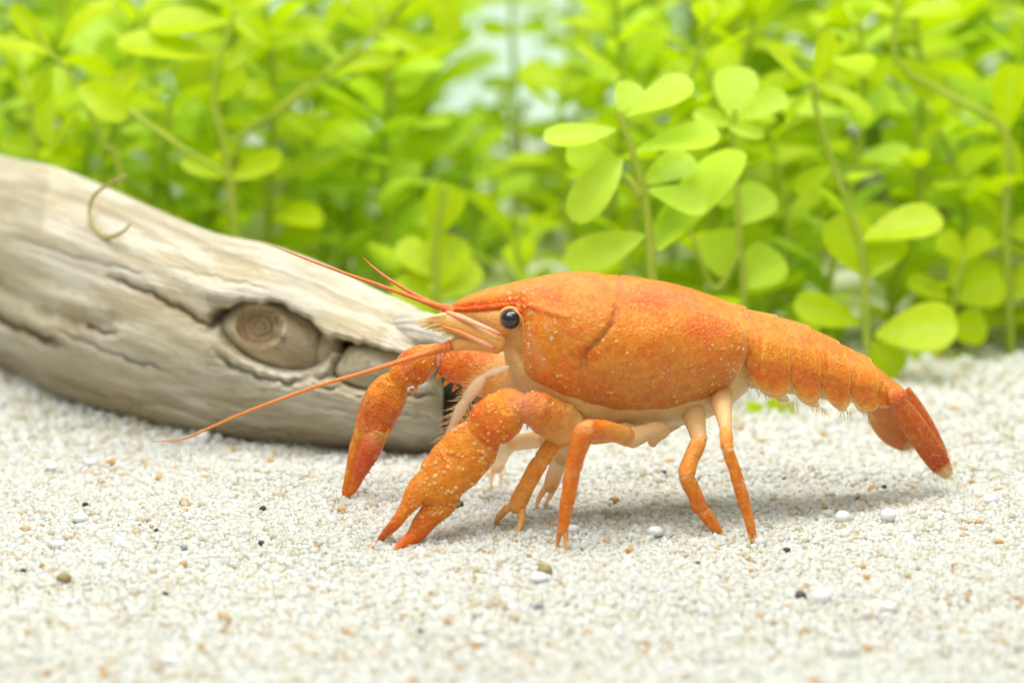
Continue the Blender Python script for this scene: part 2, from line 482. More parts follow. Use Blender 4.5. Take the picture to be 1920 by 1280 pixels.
def section(px, py, Ym, lat, g):
    """a flank point: its height from the picture in the mid plane, then moved sideways; lifted so that the flank shows where the photo has it"""
    P = at(px, py, Ym)
    P[..., 1] -= lat
    P[..., 2] += lat * math.tan(PITCH) * g
    return P

def loft(m, st, ymid, nu, nv, colour, dent=None, pw=0.85, far=True):
    """st rows: topx, topy, botx, boty, bow, w, phimax(deg). Near flank placed by pixels, far flank mirrored."""
    A = crom(np.array(st, float), nu)
    h = np.linspace(0, 1, nv)
    phm = np.radians(np.clip(A[:, 6], 40, 178))[:, None]
    phi = h[None] * phm
    f = (1 - np.cos(phi)) / (1 - np.cos(phm))
    tx, ty, bx, by = [A[:, i][:, None] for i in range(4)]
    px = tx + (bx - tx) * f + A[:, 4][:, None] * np.sin(phi)
    py = ty + (by - ty) * f
    lat = np.maximum(A[:, 5], 0.004)[:, None] * np.abs(np.sin(phi)) ** pw
    lat[:, 0] = 0
    U = np.broadcast_to(np.linspace(0, 1, nu)[:, None], px.shape); H = np.broadcast_to(h[None], px.shape)
    if dent is not None:
        lat = np.maximum(lat - dent(px, py, U, H), 0.0)
    Ym = ymid(px)
    P = section(px, py, Ym, lat, smooth(0.12, 0.6, H))
    C = colour(px, py, U, H)
    m.grid(P, C)
    if far:
        Q = P.copy(); Q[..., 1] = 2 * Ym - P[..., 1]
        m.grid(Q[:, ::-1], C[:, ::-1])
    return P

# ------------------------------------------------------------------ driftwood log
def driftwood():
    xs = [-140, 0, 100, 200, 300, 400, 500, 600, 700, 780, 815, 832]
    top = [262, 296, 318, 356, 400, 440, 461, 497, 545, 580, 615, 690]
    bot = [640, 692, 742, 776, 801, 822, 833, 841, 852, 860, 858, 846]
    wd = [0.85, 0.82, 0.80, 0.76, 0.72, 0.68, 0.65, 0.62, 0.56, 0.50, 0.44, 0.38]
    yg = np.array([gpt(x, y)[1] for x, y in zip(xs, bot)]) + 0.30
    ymid = lambda px: np.interp(px, xs, yg)
    st = [(x, t, x + (3 if x < 800 else 0), b, 0, w_, 172) for x, t, b, w_ in zip(xs, top, bot, wd)]
    base = gpt(400, 830)
    root = empty('driftwood_log', (base[0], base[1], 0), 'bleached driftwood log with a knot and split end lying on the sand', 'driftwood')
    cracks = [([(-140, 560), (0, 588), (60, 615), (140, 648)], 9, 0.30),
              ([(0, 520), (40, 545), (90, 575), (170, 598), (250, 606)], 16, 0.16),
              ([(180, 612), (205, 620), (242, 626)], 6, 0.14),
              ([(125, 617), (180, 640), (262, 673), (330, 690)], 4, 0.07),
              ([(220, 510), (300, 540), (360, 575), (415, 612)], 7, 0.10),
              ([(410, 612), (425, 580), (470, 560), (530, 562), (580, 595), (622, 640)], 10, 0.26),
              ([(622, 640), (665, 645), (740, 668), (800, 688), (840, 700)], 14, 0.42),
              ([(420, 660), (460, 690), (540, 715), (640, 700)], 7, 0.10),
              ([(560, 712), (640, 728), (700, 745), (760, 738), (832, 738)], 3.5, 0.05),
              ([(600, 760), (700, 775), (820, 780)], 3, 0.012), ([(280, 740), (420, 790), (600, 812)], 3, 0.03),
              ([(40, 430), (160, 470), (300, 500)], 4, 0.03), ([(330, 480), (420, 500), (520, 520)], 3, 0.025),
              ([(60, 690), (200, 735), (330, 765)], 4, 0.04)]
    def dent(px, py, U, H):
        d = np.zeros_like(px)
        wob = 4 * np.sin(px * 0.11) + 3 * np.sin(px * 0.23 + py * 0.05)
        for poly, wdt, dep in cracks:
            r, t = pl_dist(px, py + wob * 0.6, poly)
            taper = np.clip(np.minimum(t, 1 - t) * 6 + 0.25, 0, 1)
            d += dep * taper * np.exp(-(r / wdt) ** 2)
        ang = math.radians(22); cx, cy = 525, 632
        ex = ((px - cx) * math.cos(ang) + (py - cy) * math.sin(ang)) / 112; ey = (-(px - cx) * math.sin(ang) + (py - cy) * math.cos(ang)) / 66
        d += 0.26 * (1 - smooth(0.75, 1.05, np.hypot(ex, ey)))
        rr = np.hypot((px - 705) / 90, (py - 690) / 50)
        d += 0.26 * (1 - smooth(0.6, 1.05, rr))
        # swelling above the knot, flutes along the grain
        d -= 0.08 * np.exp(-((px - 430) / 120) ** 2 - ((py - 520) / 40) ** 2)
        d -= 0.07 * np.exp(-((px - 640) / 160) ** 2 - ((py - 790) / 45) ** 2)
        d += (0.030 * np.sin(H * 21 + 3.0 * np.sin(U * 5) + U * 6) + 0.010 * np.sin(H * 55 + 5 * np.sin(U * 7))) * (1 - .75 * smooth(.55, .8, U))
        d += 0.02 * lumps(px / 60, py / 60, 1.6, 24)
        return d * smooth(0.02, 0.16, H)
    G = np.array([1.0, 1.0, 1.0])
    def colour(px, py, U, H):
        c = np.ones(px.shape + (4,))
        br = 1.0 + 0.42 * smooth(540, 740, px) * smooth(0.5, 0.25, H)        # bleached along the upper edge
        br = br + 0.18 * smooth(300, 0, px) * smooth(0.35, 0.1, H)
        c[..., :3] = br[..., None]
        low = smooth(0.66, 0.95, H)[..., None] * np.array([0.10, 0.17, 0.30])   # browner and darker towards the underside
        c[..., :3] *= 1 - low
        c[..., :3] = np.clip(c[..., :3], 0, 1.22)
        return c
    def with_grain(o, U, V):
        a = o.data.attributes.new('Grain', 'FLOAT_VECTOR', 'POINT')
        a.data.foreach_set('vector', np.stack([U, V, np.zeros_like(U)], -1).astype(np.float32).ravel())
    nu, nv = 330, 150
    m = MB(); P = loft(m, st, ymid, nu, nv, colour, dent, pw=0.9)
    # hollow end: rim drawn inwards
    rimN = P[-1]; Ym = ymid(np.full(nv, 832.0)); rimF = rimN.copy(); rimF[:, 1] = 2 * Ym - rimN[:, 1]
    ring = np.vstack([rimN, rimF[::-1]]); cen = ring.mean(0)
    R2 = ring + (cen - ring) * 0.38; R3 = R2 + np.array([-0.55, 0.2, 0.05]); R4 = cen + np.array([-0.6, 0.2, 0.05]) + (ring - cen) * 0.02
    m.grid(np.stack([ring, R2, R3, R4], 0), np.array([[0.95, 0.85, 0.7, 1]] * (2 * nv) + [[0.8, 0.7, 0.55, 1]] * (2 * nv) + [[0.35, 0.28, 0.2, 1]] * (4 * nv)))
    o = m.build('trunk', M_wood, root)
    u = np.linspace(0, 9, nu); v = np.linspace(0, 1, nv)
    U1, V1 = np.meshgrid(u, v, indexing='ij')
    e = np.linspace(9, 9.3, 4); U3, V3 = np.meshgrid(e, np.linspace(0, 2, 2 * nv), indexing='ij')
    with_grain(o, np.concatenate([U1.ravel(), U1.ravel() + 5, U3.ravel() * 2]), np.concatenate([V1.ravel(), V1.ravel() + 3, V3.ravel() * 3]))
    # broken upper strand reaching past the hollow end
    m = MB()
    y0 = float(ymid(800)) - 0.22
    st2 = [(720, 600, 725, 640, 0, .04, 175), (760, 585, 765, 660, 0, .15, 175), (800, 588, 803, 678, 0, .24, 175), (840, 602, 845, 692, 0, .24, 175),
           (885, 628, 888, 704, 0, .2, 175), (915, 650, 915, 712, 0, .15, 175), (938, 682, 936, 708, 0, .07, 175)]
    n2u, n2v = 60, 40
    loft(m, st2, lambda p: np.full(np.shape(p), y0), n2u, n2v, lambda px, py, U, H: np.ones(px.shape + (4,)) * np.array([1.18, 1.2, 1.24, 1]),
         lambda px, py, U, H: 0.004 * np.sin(H * 40 + U * 5) + 0.02 * lumps(px / 20, py / 20, 2, 30) * U)
    o = m.build('split_strand', M_wood, root)
    U1, V1 = np.meshgrid(np.linspace(12, 14, n2u), np.linspace(0, 0.5, n2v), indexing='ij')
    with_grain(o, np.concatenate([U1.ravel()] * 2), np.concatenate([V1.ravel(), V1.ravel() + 2]))
    # added dark block under the strand, its colour standing in for the hollow's shade
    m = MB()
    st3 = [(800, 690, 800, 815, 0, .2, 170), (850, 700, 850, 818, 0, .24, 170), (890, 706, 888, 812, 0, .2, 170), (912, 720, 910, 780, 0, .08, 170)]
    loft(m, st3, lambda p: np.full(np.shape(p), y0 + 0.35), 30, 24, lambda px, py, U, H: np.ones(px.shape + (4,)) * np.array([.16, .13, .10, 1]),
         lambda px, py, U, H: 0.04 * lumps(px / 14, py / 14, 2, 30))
    o = m.build('hollow_shade_block', M_wood, root)
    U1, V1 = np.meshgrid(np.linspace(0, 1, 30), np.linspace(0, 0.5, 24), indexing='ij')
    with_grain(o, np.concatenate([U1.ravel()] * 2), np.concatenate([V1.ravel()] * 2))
    # knot: a worn branch stub with a ringed face
    yk = float(ymid(525)) - 0.30
    def stub(name, cx, cy, rx, ry, ang, depth, yb, face, tint, rings=True):
        mm = MB(); nr, na = 26, 48
        r = np.linspace(0, 1.12, nr)[:, None]; a = np.linspace(0, 2 * math.pi, na, endpoint=False)[None]
        ca, sa = math.cos(ang), math.sin(ang)
        wob = 1 + 0.05 * np.sin(3 * a + 1) + 0.03 * np.sin(5 * a)
        lx = r * np.cos(a) * rx * wob; ly = r * np.sin(a) * ry * wob
        px = cx + lx * ca - ly * sa; py = cy + lx * sa + ly * ca
        dome = depth * np.sqrt(np.clip(1 - (r / 1.12) ** 2, 0, 1)) * np.ones_like(a)
        if rings:
            fx, fy, fr = face
            q = np.hypot((px - fx) / fr, (py - fy) / (fr * 0.86))
            dome = dome + 0.012 * lumps(px / 12, py / 12, 2, 30)
            dome = dome - 0.07 * (1 - smooth(0.55, 1.0, q)) + 0.022 * np.exp(-((q - 0.95) / 0.13) ** 2) + 0.010 * np.sin(q * 22 + 1.2 * np.sin(3 * a)) * (q < 0.95)
        P = at(px, py, yb - dome)
        c = np.ones(P.shape[:2] + (4,)); c[..., :3] = tint
        if rings:
            c[..., :3] *= np.where((q < 0.9)[..., None], np.array([0.80, 0.70, 0.58]) * (1 + .22 * np.sin(q * 26 + 1.5 * np.sin(3 * a) + .8 * np.sin(7 * a)))[..., None], 1.0)
        mm.grid(P, c, True)
        o = mm.build(name, M_wood, root)
        with_grain(o, (r * 2.2 + 0 * a).ravel(), (np.sin(a) * 0.12 + r * 0.2).ravel())
    stub('knot', 525, 632, 104, 60, math.radians(22), 0.34, yk + 0.08, (487, 612, 50), np.array([1.08, 1.0, 0.92]))
    stub('wood_nub', 620, 648, 22, 42, math.radians(8), 0.16, float(ymid(620)) - 0.33, (0, 0, 1), np.array([0.95, 0.9, 0.78]), False)
    stub('wood_chip', 706, 690, 72, 38, math.radians(6), 0.16, float(ymid(706)) - 0.32, (0, 0, 1), np.array([1.15, 1.18, 1.15]), False)
    return ymid
log_y = driftwood()

# ------------------------------------------------------------------ the crayfish
def ym(px):
    return 0.95 * np.clip((np.asarray(px, float) - 1080) / 700, 0, 1.2) ** 1.4

OR = srgb(246, 152, 30); RED = srgb(232, 88, 24); AMB = srgb(212, 140, 46); PALE = srgb(246, 206, 140)
YEL = srgb(244, 176, 70); WHT = srgb(250, 226, 186); DEEP = srgb(226, 104, 30); PINK = srgb(240, 150, 110)
def rgba(c, a=1.0): return np.concatenate([np.asarray(c), [a]])

def crayfish():
    root = empty('crayfish', (0, 0, 0), 'orange dwarf crayfish with white-flecked shell walking on the sand', 'crayfish')
    # ---------------- body: head, carapace, underside, abdomen
    m = MB()
    cara = [(842, 575, 843, 579, 0, .012, 90), (860, 563, 867, 580, 0, .05, 90), (885, 552, 891, 578, 0, .08, 90), (910, 543, 916, 576, 0, .105, 90),
            (940, 536, 944, 573, 0, .135, 90), (965, 530, 969, 572, 0, .17, 91), (985, 526, 977, 588, 0, .22, 98), (1000, 523, 981, 622, 0, .265, 112),
            (1015, 520, 981, 662, 0, .30, 128), (1033, 516, 985, 698, 0, .33, 143), (1055, 513, 1001, 728, 0, .36, 154), (1080, 511, 1036, 752, 0, .39, 160),
            (1108, 512, 1080, 771, 0, .41, 163), (1140, 517, 1125, 781, 0, .425, 164), (1170, 519, 1168, 785, 0, .43, 164), (1210, 525, 1210, 784, 2, .43, 164),
            (1250, 532, 1247, 778, 6, .42, 163), (1285, 541, 1279, 769, 14, .40, 162), (1313, 551, 1304, 758, 25, .375, 160), (1334, 559, 1318, 748, 37, .35, 158),
            (1346, 565, 1326, 741, 46, .325, 157), (1353, 571, 1332, 736, 52, .305, 156)]
    groove = [(1162, 520), (1156, 560), (1146, 598), (1122, 634), (1098, 656), (1088, 692)]
    ridge = [(868, 577), (915, 572), (975, 569), (1010, 577), (1060, 584)]
    def dent(px, py, U, H):
        r, t = pl_dist(px, py, groove)
        d = 0.030 * np.exp(-(r / 4.5) ** 2) * smooth(1.02, 0.85, t)
        d += 0.02 * np.exp(-((px - 1096) / 18) ** 2 - ((py - 682) / 22) ** 2)
        r, t = pl_dist(px, py, [(978, 574), (1010, 577), (1060, 586)])
        d -= 0.018 * np.exp(-(r / 7) ** 2)
        d += 0.010 * lumps(px / 30, py / 30, 2.0, 5) * (H > 0.05)
        return d
    def ccol(px, py, U, H):
        c = np.ones(px.shape + (4,)); base = np.broadcast_to(OR, px.shape + (3,)).copy()
        def put(mask, colr):
            nonlocal base
            base = base * (1 - mask[..., None]) + colr * mask[..., None]
        put(0.85 * smooth(640, 720, py) * smooth(1020, 1120, px), srgb(216, 144, 66))
        put(0.7 * smooth(725, 790, py), srgb(222, 162, 92))
        put(0.85 * np.exp(-((px - 1105) / 48) ** 2 - ((py - 560) / 36) ** 2), srgb(206, 142, 44))
        put(0.55 * np.exp(-((px - 1060) / 60) ** 2 - ((py - 640) / 50) ** 2), srgb(220, 134, 40))
        put(0.75 * np.exp(-((px - 1230) / 90) ** 2 - ((py - 545) / 22) ** 2), DEEP)
        put(0.7 * np.exp(-((px - 1310) / 50) ** 2 - ((py - 612) / 34) ** 2), srgb(228, 104, 40))
        put(0.6 * np.exp(-((px - 1015) / 50) ** 2 - ((py - 545) / 22) ** 2), RED)
        r, t = pl_dist(px, py, ridge)
        put(0.95 * np.exp(-(r / 8) ** 2) * smooth(1060, 1000, px), srgb(240, 84, 14))
        r, t = pl_dist(px, py, [(988, 618), (1000, 650), (1018, 685)])
        put(0.45 * np.exp(-(r / 9) ** 2), srgb(236, 184, 140))
        r, t = pl_dist(px, py, groove)
        put(0.75 * np.exp(-(r / 4) ** 2), srgb(186, 112, 76))
        put(0.5 * np.exp(-((px - 1075) / 60) ** 2 - ((py - 725) / 26) ** 2), srgb(232, 120, 60))
        edge = np.maximum(smooth(0.935, 0.97, H) * smooth(975, 1000, px), smooth(0.965, 0.985, U))
        put(0.8 * edge, srgb(240, 196, 118))
        put(0.65 * smooth(34, 6, px - 978 + 0 * py) * smooth(585, 625, py) * smooth(740, 690, py), srgb(240, 172, 96))
        c[..., :3] = base; c[..., 3] = 1 - 0.45 * edge
        return c
    P = loft(m, cara, ym, 150, 72, ccol, dent)
    Dw = rgba(srgb(252, 206, 150)); 
    for q in range(260):
        i = int(rng.integers(30, 146)); j = int(rng.integers(10, 66))
        low = j > 34
        if not low and rng.random() < .45: continue
        p = P[i, j]; t1_ = P[i + 1, j] - P[i - 1, j]; t2_ = P[i, j + 1] - P[i, j - 1]
        nrm = np.cross(t1_, t2_); nrm /= np.linalg.norm(nrm) + 1e-9
        if nrm[1] > 0: nrm = -nrm
        r_ = rng.uniform(.006, .0125) * (1 if low else .7)
        m.add(p - nrm * r_ * .45 + I2[0] * r_, I2[1], Dw if rng.random() < .75 else rgba(srgb(246, 170, 80)))
    # rolled rim under the rostrum and pale membrane below the shell edge
    rim = P[2:44:2, -1]
    m.tube(rim, np.full(len(rim), 0.017), np.array([rgba(srgb(244, 106, 22))] * len(rim)), n=10)
    edge = P[44:, -2]
    m.tube(edge[::3], np.full(len(edge[::3]), 0.007), rgba(srgb(244, 184, 96)), n=6)
    # head core below the rostrum
    pc = lambda a, b, al=1.0: (lambda px, py, U, H: np.concatenate([(a * (1 - H[..., None]) + b * H[..., None]), np.full(px.shape + (1,), al)], -1))
    head = [(846, 579, 848, 590, 0, .03, 176), (870, 574, 874, 606, 0, .065, 176), (900, 568, 905, 624, 0, .11, 176), (930, 562, 936, 645, 0, .16, 176),
            (960, 560, 962, 668, 0, .20, 176), (990, 560, 990, 690, 0, .23, 176), (1020, 570, 1020, 715, 0, .25, 176)]
    loft(m, head, ym, 36, 26, pc(srgb(244, 186, 96), srgb(247, 206, 132)))
    under = [(940, 620, 948, 690, 0, .10, 176), (965, 625, 968, 728, 0, .19, 176), (1000, 640, 1005, 770, 0, .25, 176), (1050, 650, 1052, 800, 0, .28, 176), (1120, 650, 1120, 810, 0, .30, 176),
             (1200, 650, 1200, 808, 0, .30, 176), (1260, 650, 1262, 800, 0, .29, 176), (1310, 640, 1312, 790, 0, .27, 176), (1360, 630, 1362, 765, 0, .24, 176), (1400, 625, 1400, 735, 0, .20, 176)]
    loft(m, under, ym, 60, 32, pc(srgb(246, 186, 92), srgb(252, 224, 160)), lambda px, py, U, H: 0.010 + 0.010 * np.sin(px * 0.13) * smooth(0.72, 0.85, H) + 0.008 * lumps(px / 16, py / 16, 2.5, 12))
    belly = [(1345, 585, 1362, 735, 0, .20, 176), (1400, 600, 1405, 728, 0, .20, 176), (1470, 615, 1475, 738, 0, .18, 176), (1540, 645, 1540, 748, 0, .16, 176),
             (1600, 675, 1600, 755, 0, .14, 176), (1650, 710, 1650, 755, 0, .11, 176), (1685, 735, 1682, 760, 0, .08, 176)]
    loft(m, belly, ym, 40, 24, pc(srgb(246, 192, 100), srgb(250, 224, 160)))
    # abdomen: six overlapping plates, each ending in a rounded lobe
    #        TL          TR          WL          WR          lobe tip     w_front w_rear
    segs = [((1336, 560), (1398, 578), (1372, 655), (1404, 660), (1392, 672), .27, .275),
            ((1388, 577), (1456, 594), (1396, 682), (1476, 696), (1446, 744), .285, .275),
            ((1444, 590), (1517, 613), (1472, 692), (1533, 712), (1509, 757), .270, .255),
            ((1505, 608), (1573, 643), (1530, 706), (1588, 726), (1567, 764), .250, .230),
            ((1561, 637), (1632, 675), (1584, 722), (1640, 738), (1620, 768), .225, .200),
            ((1620, 667), (1700, 738), (1634, 734), (1672, 746), (1648, 762), .195, .150)]
    for si, (TL, TR, WL, WR, B, w0, w1) in enumerate(segs):
        nu, nv = 26, 40
        u = np.linspace(0, 1, nu)[:, None]; h = np.linspace(0, 1, nv)[None]
        TL, TR, WL, WR, B = map(lambda q: np.array(q, float), (TL, TR, WL, WR, B))
        k = np.minimum(h / 0.68, 1); k2 = np.clip((h - 0.68) / 0.32, 0, 1)
        bulge = 1 - np.cos(k * math.pi / 2)      # fewer rows near the back line
        s = 0.55 * k + 0.45 * bulge
        top = TL + (TR - TL) * u; wai = WL + (WR - WL) * u
        if si == 5:
            pass
        px = top[:, :1] + (wai[:, :1] - top[:, :1]) * s; py = top[:, 1:] + (wai[:, 1:] - top[:, 1:]) * s
        # front margins bow backwards a little on the flank
        px = px + 7 * np.sin(np.pi * s) * (1 if si else 0.4)
        mid = (WL + WR) / 2; dl = B - mid
        lob = np.sqrt(np.clip(1 - (2 * u - 1) ** 2, 0, 1))
        px = px + dl[0] * lob * k2; py = py + dl[1] * lob * k2
        wv = w0 + (w1 - w0) * u
        lat = wv * np.sin(k * math.pi / 2) ** 0.8 * (1 - 0.12 * k2)
        lat = lat - 0.010 * np.exp(-((h - 0.68) / 0.03) ** 2)                                   # crease above the lobe
        lat = lat - 0.014 * np.exp(-((u - 0.36 + 0.1 * h) / 0.05) ** 2) * smooth(0.72, 0.5, h) * np.sin(k * math.pi / 2)   # cross furrow
        lat = lat + 0.026 * u * np.sin(k * math.pi / 2) - 0.03 * (u > 0.985) * np.sin(k * math.pi / 2)
        lat = np.maximum(lat, 0); lat[:, 0] = 0
        py = py - 4.0 * u * np.cos(k * math.pi / 2)                                                 # rear edge stands proud
        Ym = ym(px); P_ = section(px, py, Ym, lat, smooth(0.08, 0.5, h))
        hh = np.broadcast_to(h, px.shape); uu = np.broadcast_to(u, px.shape)
        base = np.broadcast_to(srgb(248, 154, 34), px.shape + (3,)).copy()
        rim_ = smooth(0.88, 0.99, hh) * 0.75
        fr = smooth(0.10, 0.0, uu) * smooth(0.6, 0.75, hh) * 0.6
        ba = smooth(0.9, 1.0, uu) * 0.5
        base = base + (srgb(232, 106, 34) - base) * (0.6 * np.exp(-((hh - 0.74) / 0.12) ** 2))[..., None]
        rm = np.maximum(np.maximum(rim_, fr), ba)[..., None]
        base = base * (1 - rm) + srgb(246, 190, 96) * rm
        C = np.concatenate([base, (1 - 0.30 * np.maximum(rim_, fr))[..., None]], -1)
        m.grid(P_, C)
        Q = P_.copy(); Q[..., 1] = 2 * Ym - P_[..., 1]
        m.grid(Q[:, ::-1], C[:, ::-1])
        # lobe margin: thin pale bead
        e = P_[-2, 1:28]
        m.tube(e[::2], np.full(len(e[::2]), 0.0065), rgba(srgb(248, 172, 74)), n=6)
        if si > 0:
            e = P_[:, -1]
            m.tube(e[1:-1:2], np.full(len(e[1:-1:2]), 0.0055), rgba(srgb(248, 206, 130), .9), n=6)
    m.build('body', M_shell, root)

    # ---------------- eyes
    for s in (-1, 1):
        e = at(957, 599, ym(957) - 0.235); 
        if s > 0: e = np.array([e[0], 2 * float(ym(957)) - e[1], e[2]])
        mm = MB(); v, f = I3
        mm.add(e + v * np.array([0.062, 0.058, 0.062]), f, rgba([.01, .01, .012]))
        eo = mm.build('eye', M_eye, root)
        rg = MB(); aa = np.linspace(0, 2 * math.pi, 25)
        rg.tube([e + np.array([.068 * math.cos(t), -s * .0 + (.022 if s < 0 else -.022), .068 * math.sin(t)]) for t in aa], np.full(25, .012), rgba(srgb(248, 190, 120)), n=8, m=49, caps=False)
        rg.build('eye_rim', M_soft, eo)
        mm = MB()
        inner = e + np.array([0.03, -s * -0.0, 0]) + np.array([0.03, 0.13 * (1 if s < 0 else -1), -0.01])
        mm.tube([inner, e + (inner - e) * 0.45, e + (inner - e) * 0.12], [0.05, 0.066, 0.064], rgba(srgb(245, 196, 120)), n=20)
        mm.build('eye_stalk', M_soft, eo)

    # ---------------- antennae, antennules, scales
    def flag(name, pts, radii, cols, n=8, rings=True, mm_=70):
        mm = MB(); P3 = [at(x, y, Y) for x, y, Y in pts]
        L = crom(np.hstack([np.array(P3), np.array(radii)[:, None]]), mm_)
        R = L[:, 3].copy()
        if rings: R[::2] *= 0.86
        cc = np.array([cols[0] + (cols[1] - cols[0]) * (i / (mm_ - 1)) for i in range(mm_)])
        mm.tube(L[:, :3], R, cc, n=n, m=mm_)
        return mm
    c0, c1 = rgba(srgb(236, 132, 50)), rgba(srgb(224, 150, 70))
    k = pxs(0)
    mm = flag('antenna', [(845, 648, -.22), (815, 657, -.27), (755, 676, -.35), (680, 699, -.42), (600, 722, -.46), (520, 750, -.48), (450, 777, -.48), (390, 803, -.45), (345, 822, -.42), (288, 828, -.4)],
              [10 * k, 8.5 * k, 5.4 * k, 4.4 * k, 3.9 * k, 3.4 * k, 3.0 * k, 2.6 * k, 2.1 * k, 1.0 * k], (c0, c1), mm_=150)
    ped = [(at(935, 644, -.2), 20 * k), (at(905, 640, -.21), 19 * k), (at(872, 641, -.22), 16 * k), (at(852, 646, -.22), 14 * k)]
    mm.tube([p for p, r in ped], [r for p, r in ped], rgba(srgb(246, 184, 100), .92), n=16)
    for i in range(6):
        q = at(850 - i * 8.5, 647 + i * 2.6, -.225 - .008 * i); mm.add(q + I2[0] * (12.5 - 0.6 * i) * k * np.array([.45, 1, 1]), I2[1], rgba(srgb(240, 140, 70)))
    mm.build('antenna', M_soft, root)
    mm = flag('antennule', [(850, 582, -.03), (820, 574, -.03), (785, 562, -.03), (715, 536, 0), (640, 510, .03), (570, 484, .06), (508, 459, .1)],
              [9 * k, 7 * k, 4.6 * k, 3.8 * k, 3 * k, 2.2 * k, .8 * k], (rgba(srgb(240, 126, 50)), rgba(srgb(214, 130, 60))), mm_=110)
    mm.build('antennule', M_soft, root)
    mm = flag('antennule', [(848, 580, .03), (815, 571, .05), (775, 551, .1), (735, 527, .16), (705, 505, .22), (682, 484, .28)],
              [8 * k, 6 * k, 4.2 * k, 3.2 * k, 2.2 * k, .8 * k], (rgba(srgb(240, 126, 50)), rgba(srgb(214, 120, 50))), mm_=80)
    mm.build('antennule', M_soft, root)
    # antennal scales: thin blades with a fringe, plus the pink keeled stalk lines
    def blade(outline_top, outline_bot, Yf, thick, c_in, c_out, al=0.85, nu=24, nv=12):
        mm2 = MB(); T_ = crom(outline_top, nu); B_ = crom(outline_bot, nu)
        v_ = np.linspace(0, 1, nv)[None, :, None]
        Q = T_[:, None] + (B_[:, None] - T_[:, None]) * v_
        Y = Yf(Q[..., 0]) 
        bul = thick * np.sin(np.pi * v_[..., 0]) ** 0.7 * np.ones((nu, 1))
        e = np.abs(2 * v_[..., 0] - 1) ** 2 * np.ones((nu, 1))
        C = np.concatenate([c_in + (c_out - c_in) * e[..., None], (1 - (1 - al) * e)[..., None]], -1)
        mm2.grid(at(Q[..., 0], Q[..., 1], Y - bul), C)
        mm2.grid(at(Q[..., 0], Q[..., 1], Y + bul * 0.6)[:, ::-1], C[:, ::-1])
        return mm2
    def setae(mm2, base_pts, direction, length, Y, color, r=0.003, jit=0.35):
        for (x, y) in base_pts:
            d = np.array(direction, float) + rng.normal(0, jit, 2) * np.linalg.norm(direction)
            L = length * rng.uniform(.7, 1.2)
            d = d / np.linalg.norm(d) * L
            a = at(x, y, Y); b = at(x + d[0] * .6, y + d[1] * .6 + rng.normal(0, .6), Y + rng.normal(0, .01)); c_ = at(x + d[0], y + d[1], Y + rng.normal(0, .02))
            mm2.tube([a, b, c_], [r, r * .7, r * .25], color, n=4, m=4, caps=False)
    sc_ = blade([(940, 636), (900, 612), (862, 594), (825, 588), (806, 600)], [(940, 656), (905, 648), (870, 636), (835, 622), (806, 604)], lambda x: -.24 + 0 * x, .03, srgb(246, 190, 104), srgb(249, 222, 164), .55)
    tcol = rgba(srgb(250, 222, 160), .8)
    setae(sc_, [(804 + i * 1.9, 602 + i * .78) for i in range(44)], (-22, 3.5), 30, -.25, tcol, r=.0036, jit=.12)
    spikes_ = [(806, 596, -22, 4), (808, 601, -24, 5), (822, 592, -20, 3), (818, 608, -24, 5), (835, 615, -24, 4)]
    for (x, y, dx, dy) in spikes_:
        sc_.tube([at(x + 14, y - 2, -.25), at(x, y, -.26), at(x + dx, y + dy, -.27)], [5 * k, 3.6 * k, .5 * k], rgba(srgb(250, 216, 150), .8), n=8, m=8, caps=False)
    sc_.tube([at(925, 652, -.275), at(900, 640, -.28), at(865, 624, -.28), at(830, 612, -.27)], [5 * k, 4.6 * k, 4 * k, 2.4 * k], np.array([rgba(srgb(242, 150, 90)), rgba(srgb(248, 190, 150)), rgba(srgb(246, 160, 100)), rgba(srgb(246, 150, 70))]), n=8)
    sc_.build('antennal_scale', M_soft, root)
    mm = blade([(930, 625), (900, 606), (868, 590), (838, 582)], [(930, 640), (900, 626), (868, 612), (838, 596)], lambda x: -.2 + 0 * x, .04, srgb(245, 186, 100), srgb(248, 206, 140), .9)
    mm.tube([at(938, 627, -.27), at(905, 612, -.275), at(870, 598, -.26), at(838, 588, -.23)], [4 * k, 4.4 * k, 4.6 * k, 4 * k], np.array([rgba(srgb(242, 150, 96)), rgba(srgb(250, 204, 176)), rgba(srgb(246, 176, 140)), rgba(srgb(240, 130, 90))]), n=8)
    for i in range(4):
        mm.add(at(846 - i * 5, 586 - i * 2.6, -.12) + I2[0] * (11 - i) * k * np.array([.6, 1, 1]), I2[1], rgba(srgb(240, 120, 60)))
    mm.build('antennule_stalk', M_soft, root)
    mm = blade([(905, 618), (870, 602), (830, 592), (800, 600)], [(905, 640), (870, 628), (835, 618), (800, 606)], lambda x: .2 + 0 * x, .03, srgb(246, 200, 120), srgb(249, 222, 164), .6)
    setae(mm, [(800 + i * 4, 606 + i * 1.2) for i in range(12)], (-16, 3), 20, .2, tcol)
    mm.build('antennal_scale', M_soft, root)

    # ---------------- claws
    def bumps(mm2, G, n, size, colr, umin=.05, umax=.95, keep=None, lift=.2):
        nu, nn = G.shape[:2]
        c = G.mean(1)
        for _ in range(n):
            i = int(rng.uniform(umin, umax) * (nu - 1)); j = int(rng.integers(nn))
            p = G[i, j]; nrm = p - c[i]
            if keep is not None and not keep(nrm): continue
            nrm = nrm / (np.linalg.norm(nrm) + 1e-9)
            s = size * rng.uniform(.6, 1.25)
            mm2.add(p + nrm * s * lift + I2[0] * s, I2[1], colr)
